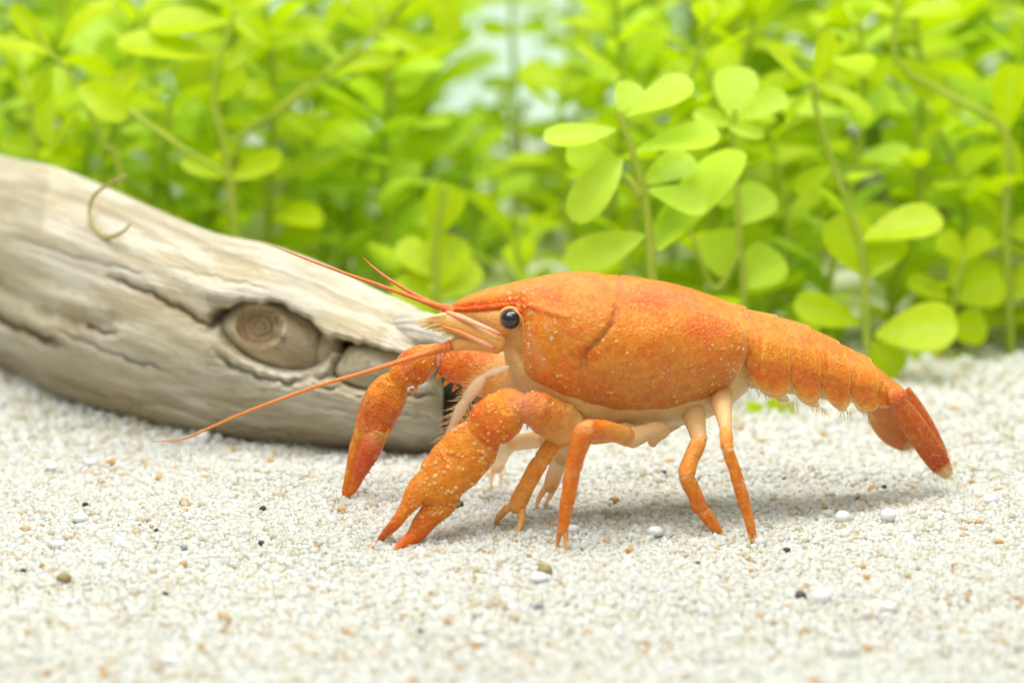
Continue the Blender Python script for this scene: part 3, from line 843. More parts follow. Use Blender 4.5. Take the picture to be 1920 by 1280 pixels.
    def spikes(mm2, pts, d, L, Y, colr, r):
        for (x, y) in pts:
            l = L * rng.uniform(.6, 1.15)
            mm2.tube([at(x, y, Y), at(x + d[0] * l * .5, y + d[1] * l * .5, Y), at(x + d[0] * l, y + d[1] * l, Y)], [r, r * .62, r * .1], colr, n=7, m=5, caps=False)
    O1 = rgba(srgb(248, 150, 18)); O2 = rgba(srgb(242, 120, 18)); Yl = rgba(srgb(246, 172, 62)); Wd = rgba(srgb(252, 206, 148)); Dt = rgba(srgb(252, 190, 116)); Pk = rgba(srgb(242, 146, 96))
    front = lambda n_: n_[1] < -0.001
    # near claw
    t1, t2 = gpt(713, 1016), gpt(744, 1033)
    yn = (t1[1] + t2[1]) / 2
    def Yn(x): return np.interp(x, [712, 900, 985, 1060], [yn, yn + .10, -.42, -.26])
    A = lambda x, y, dy=0: at(x, y, float(Yn(x)) + dy)
    arm = MB()
    # upper arm (two plates) and wrist
    G = arm.tube([A(1085, 815), A(1050, 792), A(1010, 768), A(980, 762)], [26 * k, 40 * k, 36 * k, 27 * k], np.array([rgba(srgb(246, 200, 128)), rgba(srgb(246, 188, 104)), rgba(srgb(244, 150, 66)), Pk]), n=24, squash=.75, m=48, uneven=.014)
    bumps(arm, G, 36, .013, Dt, .35, .95, lambda q: q[2] > 0 and q[1] < .02, -.35)
    spikes(arm, [(990 + i * 9, 795 + i * 1.5) for i in range(7)], (-.2, 1), 14, float(Yn(1010)) + .02, Yl, 3 * k)
    G = arm.tube([A(985, 757), A(955, 768), A(925, 790), A(905, 812)], [22 * k, 42 * k, 46 * k, 36 * k], np.array([Pk, O1, O2, O1]), n=28, squash=.78, m=52, uneven=.014)
    bumps(arm, G, 60, .010, Dt, .1, .95, front, -.4)
    spikes(arm, [(932 - i * 10, 752 + i * 9) for i in range(6)], (-.7, -.6), 9, float(Yn(915)), O2, 4 * k)
    spikes(arm, [(953, 812), (944, 822)], (.3, 1), 11, float(Yn(930)), O1, 4 * k)
    arm_o = arm.build('claw_arm', M_shell, root)
    palm = MB()
    G = palm.tube([A(912, 806), A(892, 830), A(866, 858), A(838, 890), A(822, 910), A(812, 922)], [35 * k, 47 * k, 51 * k, 49 * k, 44 * k, 38 * k], np.array([Pk, O1, O1, O1, O1, O1]), n=36, squash=.58, m=88, uneven=.014)
    bumps(palm, G, 150, .0150, Dt, .06, .92, front, -.55)
    spikes(palm, [(872 - i * 11, 806 + i * 13) for i in range(8)], (-.75, -.55), 8, float(Yn(840)), Wd, 4.5 * k)
    # fixed finger
    G1 = palm.tube([A(840, 925), A(822, 948), A(800, 974), A(775, 1005), t2 + [0, 0, .02], t2 - [0, 0, .02]], [30 * k, 28 * k, 21 * k, 15 * k, 6 * k, 2.5 * k], np.array([O1, O1, rgba(srgb(240, 126, 14)), O2, rgba(srgb(236, 120, 30)), rgba(srgb(246, 190, 90))]), n=22, squash=.62, m=34, uneven=.010)
    for i in range(13):
        f_ = i / 12; q = A(798 - 40 * f_, 948 + 66 * f_); palm.add(q + I2[0] * (4.8 - 2 * f_) * k, I2[1], rgba(srgb(246, 160, 60)))
    bumps(palm, G1, 60, .007, Wd, .0, .5, front)
    palm_o = palm.build('claw', M_shell, root)
    dac = MB()
    G2 = dac.tube([A(806, 896), A(785, 918), A(762, 950), A(738, 984), t1 + [0, 0, .02], t1 - [0, 0, .02]], [24 * k, 22 * k, 16 * k, 12 * k, 5.5 * k, 2.5 * k], np.array([O1, O1, O1, O2, rgba(srgb(236, 120, 40)), rgba(srgb(246, 190, 90))]), n=22, squash=.62, m=34, uneven=.010)
    for i in range(13):
        f_ = i / 12; q = A(785 - 56 * f_, 940 + 66 * f_); dac.add(q + I2[0] * (4.8 - 2 * f_) * k, I2[1], rgba(srgb(246, 160, 60)))
    bumps(dac, G2, 50, .007, Wd, .0, .5, front)
    dac.build('movable_finger', M_shell, palm_o)
    # far claw
    t3 = gpt(645, 936)
    def Yf(x): return np.interp(x, [645, 740, 830, 930, 985], [t3[1], t3[1] - .1, .55, .36, .22])
    A = lambda x, y, dy=0: at(x, y, float(Yf(x)) + dy)
    arm = MB()
    G = arm.tube([A(985, 740), A(940, 715), A(895, 690), A(850, 672), A(826, 664)], [34 * k, 44 * k, 46 * k, 40 * k, 22 * k], np.array([rgba(srgb(246, 204, 130)), rgba(srgb(246, 186, 96)), rgba(srgb(240, 140, 44)), rgba(srgb(238, 118, 34)), Pk]), n=26, squash=.7, m=64, uneven=.014)
    bumps(arm, G, 40, .010, Wd, .4, .95, lambda q: q[2] > 0)
    spikes(arm, [(826, 702), (840, 712), (856, 722), (872, 730), (888, 736)], (-.55, .8), 18, float(Yf(850)) - .05, O1, 6 * k)
    arm.tube([A(832, 652, -.08), A(828, 668, -.09), A(824, 682, -.08)], [8 * k, 9 * k, 7 * k], rgba(srgb(246, 170, 130)), n=10)
    G = arm.tube([A(828, 660), A(800, 672), A(772, 690), A(748, 708)], [18 * k, 30 * k, 37 * k, 28 * k], np.array([Pk, O1, rgba(srgb(234, 124, 36)), O1]), n=26, squash=.78, m=52, uneven=.014)
    bumps(arm, G, 50, .008, Dt, .1, .95, front, -.3)
    spikes(arm, [(790, 712), (780, 722), (772, 728)], (.1, 1), 15, float(Yf(780)) - .05, O1, 5 * k)
    spikes(arm, [(736, 694), (742, 686)], (-1, .2), 9, float(Yf(745)), O2, 4 * k)
    arm.build('claw_arm', M_shell, root)
    palm = MB()
    G = palm.tube([A(748, 708), A(734, 730), A(718, 760), A(702, 792), A(690, 816), A(684, 828)], [24 * k, 36 * k, 40 * k, 37 * k, 31 * k, 26 * k], np.array([O1, O1, rgba(srgb(236, 128, 36)), rgba(srgb(232, 116, 34)), O1, O1]), n=32, squash=.62, m=80, uneven=.014)
    bumps(palm, G, 90, .008, Pk, .06, .95, front, -.3)
    G1 = palm.tube([A(676, 818), A(668, 850), A(657, 890), A(649, 920), t3 + [0, 0, .02], t3 - [0, 0, .02]], [16 * k, 15 * k, 11 * k, 8 * k, 4 * k, 2.5 * k], np.array([O1, O1, O1, O2, O2, Yl]), n=16, squash=.7, m=28, uneven=.010)
    for i in range(7): palm.add(A(728 - 2 * i, 806 + 5 * i, -.03) + I2[0] * 4 * k, I2[1], Yl)
    p2 = palm.build('claw', M_shell, root)
    dac = MB()
    dac.tube([A(704, 812, -.03), A(694, 838, -.04), A(680, 872, -.03), A(662, 912, -.02), t3 + [.01, -.02, .02], t3 + [.01, -.02, -.02]], [20 * k, 22 * k, 17 * k, 10 * k, 4.5 * k, 2.5 * k], np.array([rgba(srgb(244, 160, 100)), rgba(srgb(234, 106, 56)), rgba(srgb(232, 96, 40)), O2, O2, Yl]), n=18, squash=.65, m=32, uneven=.010)
    dac.tube([A(722, 818, -.03), A(704, 808, -.05), A(688, 806, -.03)], [7 * k, 8 * k, 5 * k], rgba(srgb(246, 176, 104), .9), n=10)
    spikes(dac, [(712, 842), (704, 858), (696, 870), (688, 884)], (.9, .3), 8, float(Yf(700)), O1, 3 * k)
    dac.build('movable_finger', M_shell, p2)

    # ---------------- walking legs
    def leg(joints, radii, cols, tips=None, squash=.8, mat=None, hairs=None, flecks=0):
        """joints [(px,py,Y)], radii px at joints; every podomere swells towards its outer end"""
        mm2 = MB()
        for i in range(len(joints) - 1):
            a = at(*joints[i]); b = at(*joints[i + 1]); r0 = radii[i] * pxs(joints[i][2]); r1 = radii[i + 1] * pxs(joints[i + 1][2])
            d = b - a
            bend = np.array([0, 0, 1.0]) * np.linalg.norm(d) * 0.03
            P_ = [a, a + d * .18 + bend, a + d * .55 + bend, a + d * .88, b]
            R_ = [r0 * .88, r0 * .98, (r0 + r1) * .49, r1 * 1.03, r1 * .90]
            ca, cb = cols[i]
            C_ = [ca * .7 + Wd * .3 if i else ca, ca, (ca + cb) / 2, cb, cb * .65 + Wd * .35]
            C_ = [np.append(q[:3], min(ca[3], cb[3])) for q in C_]
            G_ = mm2.tube(P_, R_, np.array(C_), n=16, squash=squash, m=18, uneven=.008)
            if flecks: bumps(mm2, G_, flecks // 2, .0055, np.append(Dt[:3], ca[3]), .1, .95, front, -.4)
        if tips:
            a = at(*joints[-1]); r = radii[-1] * k
            for (x, y, dx) in tips:
                g = gpt(x, y)
                s_ = a + np.array([dx * k, 0, 0]); g2 = g - np.array([0, 0, .015])
                mm2.tube([s_, s_ * .55 + g2 * .45 + [dx * k * .4, 0, 0], g2], [r * .5, r * .38, r * .12], np.array([cols[-1][1], np.append(srgb(246, 186, 110), cols[-1][1][3]), np.append(srgb(248, 206, 140), cols[-1][1][3])]), n=10, m=12)
        if hairs:
            for (pts, d, L, Y) in hairs: setae(mm2, pts, d, L, Y, rgba(srgb(248, 222, 170), .85), r=.0018, jit=.2)
        return mm2.build('walking_leg', mat or M_abd, root)
    pl = lambda c, a=1.0: rgba(c, a)
    o, d_, p_, y_ = srgb(248, 156, 44), srgb(244, 134, 26), srgb(248, 208, 150), srgb(246, 180, 86)
    gb = gpt(1048, 1033); ga = gpt(945, 998); gc = gpt(1350, 1001); gd = gpt(1413, 1018)
    # near legs, front to back
    leg([(1190, 812, -.15), (1105, 818, -.36), (1042, 824, ga[1] + .02), (1015, 862, ga[1]), (966, 952, ga[1])], [18, 14, 16, 17, 16],
        [(pl(p_), pl(y_)), (pl(y_), pl(o)), (pl(o), pl(o)), (pl(o), pl(y_))], [(925, 990, -14), (966, 1004, 12)], .7, flecks=26)
    leg([(1245, 806, -.15), (1180, 822, -.33), (1098, 803, gb[1]), (1074, 880, gb[1]), (1055, 996, gb[1])], [15, 19, 20, 15, 11],
        [(pl(p_), pl(p_)), (pl(y_), pl(d_)), (pl(d_), pl(d_)), (pl(d_), pl(d_))], [(1046, 1031, -5), (1057, 1038, 5)], .75, flecks=34,
        hairs=[([(1220 + i * 4, 822 - i * 1.0) for i in range(10)], (2, 8), 9, -.3)])
    leg([(1297, 762, .06), (1312, 826, gc[1] + .06), (1284, 892, gc[1] - .06), (1316, 958, gc[1] - .03), (1351, 1003, gc[1])], [22, 16, 14, 15, 9],
        [(pl(p_, .92), pl(p_)), (pl(y_), pl(o)), (pl(o), pl(d_)), (pl(d_), pl(o))], None, .85, flecks=30,
        hairs=[([(1326 + (i % 2) * 2, 775 + i * 4) for i in range(10)], (8, 4), 10, gc[1])])
    leg([(1350, 732, .14), (1361, 806, gd[1] + .10), (1364, 842, gd[1]), (1384, 905, gd[1]), (1411, 1000, gd[1])], [22, 14, 13, 12, 9],
        [(pl(p_, .92), pl(p_)), (pl(y_), pl(o)), (pl(o), pl(d_)), (pl(d_), pl(o))], [(1405, 1022, -3), (1414, 1023, 3)], .85, flecks=30,
        hairs=[([(1376, 765 + i * 4) for i in range(12)], (8, 5), 12, gd[1] + .1)])
    # far legs, pale and half clear
    leg([(1090, 800, .2), (1020, 826, .42), (958, 830, .55), (930, 880, .62)], [16, 15, 15, 12],
        [(pl(p_, .8), pl(p_, .8)), (pl(p_, .75), pl(p_, .7)), (pl(p_, .6), pl(p_, .5))], [(922, 915, -6), (938, 900, 6)], .6, M_soft,
        hairs=[([(975 + i * 5, 838) for i in range(10)], (-1, 8), 8, .45), ([(945 + i * 2, 870 + i * 4) for i in range(8)], (-4, 8), 20, .6)])
    leg([(1120, 800, .2), (1075, 830, .3), (1050, 862, .32), (1030, 915, .34)], [14, 14, 15, 13],
        [(pl(p_, .85), pl(p_, .85)), (pl(p_, .8), pl(p_, .8)), (pl(p_, .75), pl(y_, .7))], [(1003, 955, -8), (1016, 950, 7)], .6, M_soft)
    leg([(1270, 790, .2), (1235, 815, .35), (1222, 832, .45)], [14, 12, 9], [(pl(p_, .9), pl(p_, .9)), (pl(p_, .9), pl(p_, .85))], None, .7, M_soft)

    # ---------------- mouth legs (maxillipeds), feathery
    def maxi(pts, radii, Y, fan):
        mm2 = MB()
        P3 = [at(x, y, Y) for x, y in pts]
        for i in range(len(pts) - 1):
            a, b = P3[i], P3[i + 1]; r0, r1 = radii[i] * k, radii[i + 1] * k
            mm2.tube([a, a + (b - a) * .3, a + (b - a) * .8, b], [r0 * .7, max(r0, r1) * 1.0, r1 * 1.0, r1 * .75], rgba(srgb(250, 226, 196), .55), n=12, squash=.6, m=12)
        hair = rgba(srgb(246, 214, 150), .9)
        path = crom(pts, fan)
        tn = np.gradient(path, axis=0)
        for i in range(fan):
            t_ = tn[i] / np.linalg.norm(tn[i]); q = np.array([-t_[1], t_[0]])
            for s_ in (-1, 1):
                setae(mm2, [path[i] + q * s_ * 6], q * s_ + t_ * .9, 24 if i > fan * .3 else 14, Y - .01, hair, r=.0022, jit=.12)
        mm2.build('mouth_leg', M_soft, root)
    maxi([(952, 688), (908, 704), (872, 752), (848, 797), (830, 850)], [5, 6, 11, 8, 2.2], -.28, 48)
    maxi([(955, 720), (915, 762), (880, 790), (852, 822)], [7, 6, 7, 2.5], .05, 34)

    # ---------------- swimmerets under the abdomen
    for i, (x, y, l, dx) in enumerate([(1395, 705, 60, 40), (1455, 738, 30, 24), (1515, 750, 24, 20), (1570, 758, 22, 16), (1612, 762, 20, 14)]):
        for s_ in (-1, 1):
            mm2 = MB(); Y = float(ym(x)) + s_ * .15
            mm2.tube([at(x - 12, y - 24, Y), at(x + dx * .2, y + l * .05, Y), at(x + dx * .9, y + l * .38, Y)], [7 * k, 9 * k, 5 * k], rgba(srgb(250, 222, 160), .4), n=12, squash=.5, m=14)
            setae(mm2, [(x + dx * (0.2 + .2 * j), y + l * (.25 + .055 * j)) for j in range(8)], (2, 9), 20, Y, rgba(srgb(246, 220, 160), .7), r=.0022, jit=.3)
            mm2.build('swimmeret', M_soft, root)

    # ---------------- tail fan
    tipY = float(ym(1780))
    fan = bpy.data.objects.new('tail_fan', None); fan.empty_display_size = .002; col.objects.link(fan); fan.parent = root
    def tailblade(name, cl, wd, Ys, thick, cols, fringe=True):
        """cl: centre line px, wd: half widths px, Ys: depth at base and tip"""
        mm2 = MB(); nu, nv = 30, 14
        L = crom(np.hstack([np.array(cl, float), np.array(wd, float)[:, None]]), nu)
        t_ = np.gradient(L[:, :2], axis=0); t_ /= np.linalg.norm(t_, axis=1)[:, None]
        q = np.stack([-t_[:, 1], t_[:, 0]], -1)
        v_ = np.linspace(-1, 1, nv)
        XY = L[:, None, :2] + q[:, None] * (L[:, 2][:, None, None] * v_[None, :, None])
        Yc = np.linspace(Ys[0], Ys[1], nu)[:, None] + Ys[2] * v_[None]
        th = thick * np.sqrt(np.clip(1 - v_ ** 2, 0, 1))[None] + .012 * np.exp(-(v_ / .18) ** 2)[None]
        uu = np.linspace(0, 1, nu)[:, None] * np.ones((1, nv))
        f_ = smooth(.80, .90, uu)[..., None]
        base = cols[0] + (cols[1] - cols[0]) * smooth(.2, .85, uu)[..., None]
        edge = (np.abs(v_)[None] ** 6 * np.ones((nu, 1)))[..., None] * .5
        base = base * (1 - edge) + srgb(246, 184, 100) * edge
        base = base * (1 - f_) + srgb(244, 206, 134) * f_
        C = np.concatenate([base, 1 - .35 * f_], -1)
        mm2.grid(at(XY[..., 0], XY[..., 1], Yc - th), C); mm2.grid(at(XY[..., 0], XY[..., 1], Yc + th)[:, ::-1], C[:, ::-1])
        if fringe:
            n_ = 26
            for i in range(n_):
                f2 = i / (n_ - 1)
                ii = int((.80 + .2 * (1 - abs(2 * f2 - 1))) * (nu - 1)); jj = int(f2 * (nv - 1))
                p = XY[ii, jj]; dd = t_[ii] * 1.0 + q[ii] * (2 * f2 - 1) * .5
                setae(mm2, [p], dd, 14, float(Yc[ii, jj]), rgba(srgb(246, 214, 150), .8), r=.0025, jit=.1)
        return mm2.build(name, M_abd, fan)
    R1, R2 = srgb(238, 130, 48), srgb(206, 84, 44)
    b0 = float(ym(1690))
    tailblade('telson', [(1690, 735), (1712, 768), (1738, 810), (1760, 852), (1768, 872)], [18, 21, 20, 17, 8], (b0, tipY + .02, .0), .02, (srgb(240, 134, 50), srgb(220, 104, 50)))
    tailblade('uropod', [(1676, 744), (1700, 776), (1730, 822), (1760, 866), (1780, 893)], [14, 20, 23, 21, 10], (b0 - .12, tipY - .10, .0), .022, (R1, R2))
    tailblade('uropod', [(1672, 748), (1690, 778), (1712, 810), (1738, 845), (1752, 862)], [12, 15, 15, 12, 6], (b0 - .06, tipY + .0, .0), .02, (R1, srgb(214, 96, 44)), False)
    tailblade('uropod', [(1640, 752), (1652, 778), (1672, 806), (1694, 828), (1708, 836)], [16, 26, 27, 19, 8], (b0 + .06, tipY + .14, .05), .02, (srgb(246, 170, 90), srgb(238, 128, 30)))
    tailblade('uropod', [(1652, 750), (1670, 776), (1690, 800), (1708, 824), (1718, 836)], [14, 20, 20, 15, 6], (b0 + .1, tipY + .24, .04), .02, (srgb(246, 166, 84), srgb(238, 126, 34)))
    # the swollen joint of the near tail blade
    mm2 = MB(); mm2.tube([at(1660, 742, b0 - .15), at(1672, 744, b0 - .19), at(1690, 740, b0 - .18)], [13 * k, 19 * k, 14 * k], rgba(srgb(240, 124, 46)), n=16, m=12)
    mm2.build('tail_joint', M_abd, fan)
crayfish()

# ------------------------------------------------------------------ water plants
def leaf_mesh(name, wr, fold, droop, tw, blunt):
    """unit length along +x from its stalk, normal +z; wr: half width"""
    nu, nv = 10, 5
    u = (1 - (1 - np.linspace(0, 1, nu)) ** 1.5)[:, None]; v = np.linspace(-1, 1, nv)[None]
    prof = np.clip(u, 0, 1) ** (.62 + .3 * (blunt - .95)) * np.sqrt(np.clip(1 - u ** (2.2 + 2.2 * (blunt - .95)), 0, 1)); prof = prof / prof.max()
    prof = np.maximum(prof, 0.10 * (1 - u))
    x = u + 0 * v; y = wr * prof * v
    z = fold * np.abs(v) * prof * wr + droop * (u - u ** 2) * 1.0 - droop * .5 * u ** 2 + tw * v * prof * wr * u - 0.02 * np.exp(-(v / .2) ** 2) * prof
    m = MB(); G = np.stack([x, y, z + 0 * v], -1)
    C = np.zeros((nu, nv, 4)); C[..., 0] = np.abs(v); C[..., 1] = u; C[..., 3] = 1
    m.grid(G, C)
    V = np.vstack(m.v)
    me = bpy.data.meshes.new(name); me.from_pydata(V.tolist(), [], m.f)
    a = me.color_attributes.new('Col', 'FLOAT_COLOR', 'POINT'); a.data.foreach_set('color', np.vstack(m.c).astype(np.float32).ravel())
    me.polygons.foreach_set('use_smooth', [True] * len(me.polygons))
    return me
LEAVES = []
for mat, suffix in ((M_leaf, 'green'), (M_leaf_pale, 'pale')):
    for i, (wr, fo, dr, tw, bl) in enumerate([(.20, .25, .16, .1, 1.0), (.23, .12, .08, -.2, 1.15), (.17, .3, .26, .15, .95), (.26, .1, .12, .2, 1.25), (.21, .2, -.08, 0, 1.1), (.31, .08, .1, .1, 1.25)]):
        me = leaf_mesh('leaf_' + suffix, wr, fo, dr, tw, bl); me.materials.append(mat); LEAVES.append((me, wr))
NL = 6
def place_leaf(parent, org, base, tip, normal, li, wscale=1.0):
    base = np.asarray(base); tip = np.asarray(tip)
    x = tip - base; L = np.linalg.norm(x); x = x / L
    n = np.asarray(normal, float); n = n - x * (n @ x); n /= np.linalg.norm(n) + 1e-9
    y = np.cross(n, x)
    me, wr = LEAVES[li]
    M = Matrix(((x[0] * L, y[0] * L * wscale, n[0] * L, 0), (x[1] * L, y[1] * L * wscale, n[1] * L, 0), (x[2] * L, y[2] * L * wscale, n[2] * L, 0), (0, 0, 0, 1)))
    M = Matrix.Scale(S, 4) @ M
    M.translation = Vector((base - org) * S)
    o = bpy.data.objects.new('leaf', me); col.objects.link(o); o.parent = parent
    o.matrix_local = M
    return o

def hero(stems, leaves, Y, label, group=None, r=7, pale=False, name='stem_plant'):
    """stems: list of px polylines [(x,y[,dY])]; leaves: (bx,by,tx,ty,width_px[,dY_tip[,kind]])"""
    s0 = stems[0][0]
    root_p = at(s0[0], s0[1], Y)
    gz = float(sand_h(root_p[0], Y))
    org = np.array([root_p[0], Y, gz])
    root = empty(name, org, label, 'plant', group)
    for si, s in enumerate(stems):
        pts = [at(q[0], q[1], Y + (q[2] if len(q) > 2 else 0)) for q in s]
        rr = np.linspace(r, r * .55, len(pts)) * pxs(Y)
        if si == 0 and pts[0][2] > gz:
            pts = [np.array([pts[0][0] + .03, Y, gz - .1])] + pts; rr = np.concatenate([[r * pxs(Y)], rr])
        m = MB(); L = crom(np.hstack([np.array(pts), rr[:, None]]), len(pts) * 5)
        m.tube(L[:, :3], L[:, 3], np.array([.4, .5, .05, 1.]), n=9, m=len(L))
        m.build('stem', M_stem, root)
    for lf in leaves:
        bx, by, tx, ty, wpx = lf[:5]; dY = lf[5] if len(lf) > 5 else rng.uniform(-.12, .12); kind = lf[6] if len(lf) > 6 else None
        b = at(bx, by, Y); t = at(tx, ty, Y + dY)
        L = np.linalg.norm(t - b); Wd = wpx * pxs(Y)
        ratio = Wd / L
        li = kind if kind is not None else (5 if ratio > .55 else int(rng.integers(0, 5)))
        wr = LEAVES[li][1] * 2
        x = (t - b) / L; v = -FWD - x * (-FWD @ x); v /= np.linalg.norm(v)
        up = np.array([0, 0, 1.]) - x * x[2]; up = up - v * (up @ v); up /= np.linalg.norm(up) + 1e-9
        cr = min(1.0, ratio / wr); ang = math.acos(cr) if cr < 1 else 0.15
        n = v * math.cos(ang) + up * math.sin(ang)
        place_leaf(root, org, b, t, n, li + (NL if pale else 0), max(1.0, ratio / wr))
    return root

hero([[(1224, 560), (1222, 500), (1216, 420), (1205, 350), (1186, 285), (1166, 228), (1160, 208)], [(1200, 365), (1180, 338), (1160, 322)]],
     [(1163, 214, 1188, 152, 54, .1), (1172, 218, 1297, 150, 50, -.05), (1156, 243, 1018, 264, 46, -.1), (1192, 283, 1348, 246, 44, -.05), (1166, 298, 1070, 412, 74, -.1),
      (1214, 356, 1328, 386, 48, -.1), (1208, 440, 1060, 496, 74, -.05), (1160, 300, 1058, 282, 60, .3), (1205, 345, 1300, 290, 60, .3), (1222, 470, 1300, 372, 70, .25), (1232, 470, 1385, 275, 90, .35)],
     3.05, 'pale green stem plant with spreading oval leaves rising just behind the crayfish back', r=10, pale=True)
hero([[(1630, 700), (1626, 640), (1622, 540), (1610, 440), (1570, 330), (1530, 200), (1524, 150)]],
     [(1640, 628, 1795, 606, 88, -.2, 5), (1612, 606, 1490, 566, 66, -.1, 3), (1630, 640, 1690, 700, 70, .0, 3), (1630, 520, 1570, 402, 100, .1, 5), (1626, 520, 1700, 450, 40), (1616, 450, 1766, 400, 60, .1, 3),
      (1560, 310, 1490, 360, 40), (1530, 165, 1470, 225, 20, -.1), (1524, 160, 1430, 85, 26, -.05), (1530, 150, 1560, 60, 40), (1528, 160, 1640, 215, 26, -.1)],
     4.15, 'stem plant with two broad glossy leaves low down above the crayfish tail', r=9)
hero([[(440, 450), (430, 340), (418, 260), (402, 190), (410, 120), (432, 55), (440, 20)]],
     [(402, 108, 218, 76, 56, -.1, 0), (428, 42, 278, 42, 50, 0, 1), (432, 30, 500, 80, 26, -.1), (425, 130, 480, 70, 40), (404, 110, 330, 160, 45, .2), (404, 190, 460, 130, 40), (430, 330, 340, 300, 40), (432, 335, 530, 290, 45), (440, 15, 380, -40, 50), (440, 15, 520, -30, 50)],
     4.9, 'stem plant with a curved green stem and long leaf standing behind the driftwood middle', r=8)
hero([[(225, 330), (195, 270), (160, 195), (125, 130), (92, 95), (70, 60)], [(238, 205), (330, 270), (430, 330)]],
     [(100, 104, -5, 72, 28, -.1, 2), (100, 125, 58, 196, 30, 0, 0), (97, 130, 84, 274, 44, -.1, 0), (142, 160, 238, 216, 62, -.15, 0), (152, 195, 82, 302, 26, -.1, 4), (112, 95, 205, -5, 32, 0, 2), (80, 80, 20, 10, 36), (92, 90, 60, 45, 24), (170, 215, 260, 130, 44, .2)],
     4.6, 'stem plant with drooping narrow leaves leaning over the thick end of the driftwood', r=6)
hero([[(440, 300), (520, 210), (620, 132), (700, 65), (775, -8)]],
     [(640, 118, 560, 58, 26), (622, 70, 505, 52, 26, 0, 2), (610, 60, 640, 0, 30), (700, 60, 800, 92, 34, -.1, 2), (810, -30, 852, 72, 52, -.05, 0), (600, 145, 745, 100, 40, 0, 2), (600, 140, 650, 150, 18), (520, 205, 460, 150, 44), (530, 210, 600, 250, 40), (770, 0, 700, -40, 40)],
     5.6, 'stem plant leaning diagonally with a long straight stem above the driftwood', r=8)
hero([[(820, 560), (815, 470), (825, 400), (832, 350)]],
     [(820, 440, 842, 345, 78, 0, 5), (820, 540, 850, 440, 90, .1, 5), (815, 520, 750, 450, 60, .1, 3), (815, 600, 745, 520, 70, .1, 3), (822, 560, 895, 490, 70, .2, 5)],
     4.7, 'low plant with round upright leaves between the driftwood and crayfish head', r=7)
hero([[(1395, 560), (1385, 420), (1380, 300), (1376, 228), (1378, 205)], [(1390, 470), (1340, 540), (1290, 420)]],
     [(1384, 226, 1472, 174, 46, -.05), (1364, 238, 1432, 252, 28, -.1), (1376, 225, 1382, 122, 86, .2, 5), (1372, 235, 1300, 210, 34), (1380, 320, 1330, 370, 80, .15, 3), (1385, 420, 1440, 350, 80, .2, 5), (1385, 430, 1320, 500, 90, .2, 5), (1390, 540, 1460, 470, 90, .2, 5)],
     3.9, 'stem plant with rounded leaves close behind the crayfish abdomen base', r=7, pale=True)
hero([[(1900, 700), (1890, 560), (1885, 400), (1884, 246), (1780, 180), (1682, 114), (1684, 0)]],
     [(1682, 108, 1600, 160, 60, .1, 3), (1684, 110, 1760, 180, 60, .1, 3), (1690, 30, 1590, 5, 30), (1690, 30, 1800, 10, 40), (1884, 250, 1900, 120, 60, 0, 5), (1884, 250, 1905, 340, 50), (1885, 420, 1830, 330, 44), (1890, 440, 1960, 420, 60), (1888, 500, 1780, 520, 80, -.1, 5), (1890, 560, 1960, 500, 70)],
     5.2, 'stem plant bent into a thick slanting stem beside the open sand', r=10)
hero([[(1780, 690), (1775, 640), (1790, 560), (1810, 480)]],
     [(1780, 560, 1700, 520, 40), (1790, 560, 1880, 520, 90, 0, 5), (1778, 620, 1850, 610, 70, -.1, 3), (1778, 640, 1700, 660, 60), (1810, 485, 1850, 430, 50), (1810, 485, 1760, 440, 50), (1776, 670, 1850, 690, 40)],
     5.0, 'short leafy plant at the sand edge beyond the crayfish tail tip', r=7)
hero([[(1455, 795), (1450, 775)]], [(1450, 780, 1400, 760, 26, -.1), (1452, 780, 1490, 765, 30, -.1), (1452, 778, 1450, 745, 30), (1450, 785, 1425, 795, 22), (1455, 785, 1500, 785, 22)],
     3.3, 'tiny green sprout on the sand below the crayfish abdomen', r=4)
hero([[(985, 812), (980, 800)]], [(980, 806, 945, 798, 22, -.1), (982, 806, 1015, 800, 22, -.1), (982, 804, 980, 785, 20)],
     3.0, 'tiny green sprout on the sand under the crayfish head', r=4)

hero([[(965, 420), (968, 330), (962, 240), (966, 150), (960, 60), (962, -20)]],
     [(962, 60, 900, 48, 34), (962, 60, 1030, 45, 34), (964, 150, 900, 160, 26), (964, 150, 1040, 130, 60), (963, 240, 905, 215, 40), (963, 240, 1030, 250, 40), (966, 330, 900, 310, 60), (966, 330, 1040, 300, 60), (962, 0, 900, -30, 60), (962, 0, 1030, -40, 60)],
     9.5, 'thin tall plant standing alone in the pale gap between the plant masses', r=9)
hero([[(800, 480), (802, 380), (798, 270), (804, 170), (800, 90), (806, 10)]],
     [(802, 300, 770, 200, 60, 0, 5), (800, 300, 850, 240, 50), (803, 180, 740, 130, 50), (803, 180, 880, 110, 36), (801, 90, 740, 70, 50), (801, 90, 870, 60, 40), (802, 390, 740, 350, 70), (802, 390, 870, 350, 70), (806, 20, 760, -40, 50), (806, 20, 870, -20, 50)],
     8.2, 'plant with a straight thin stem bordering the pale gap on the driftwood side', r=9)

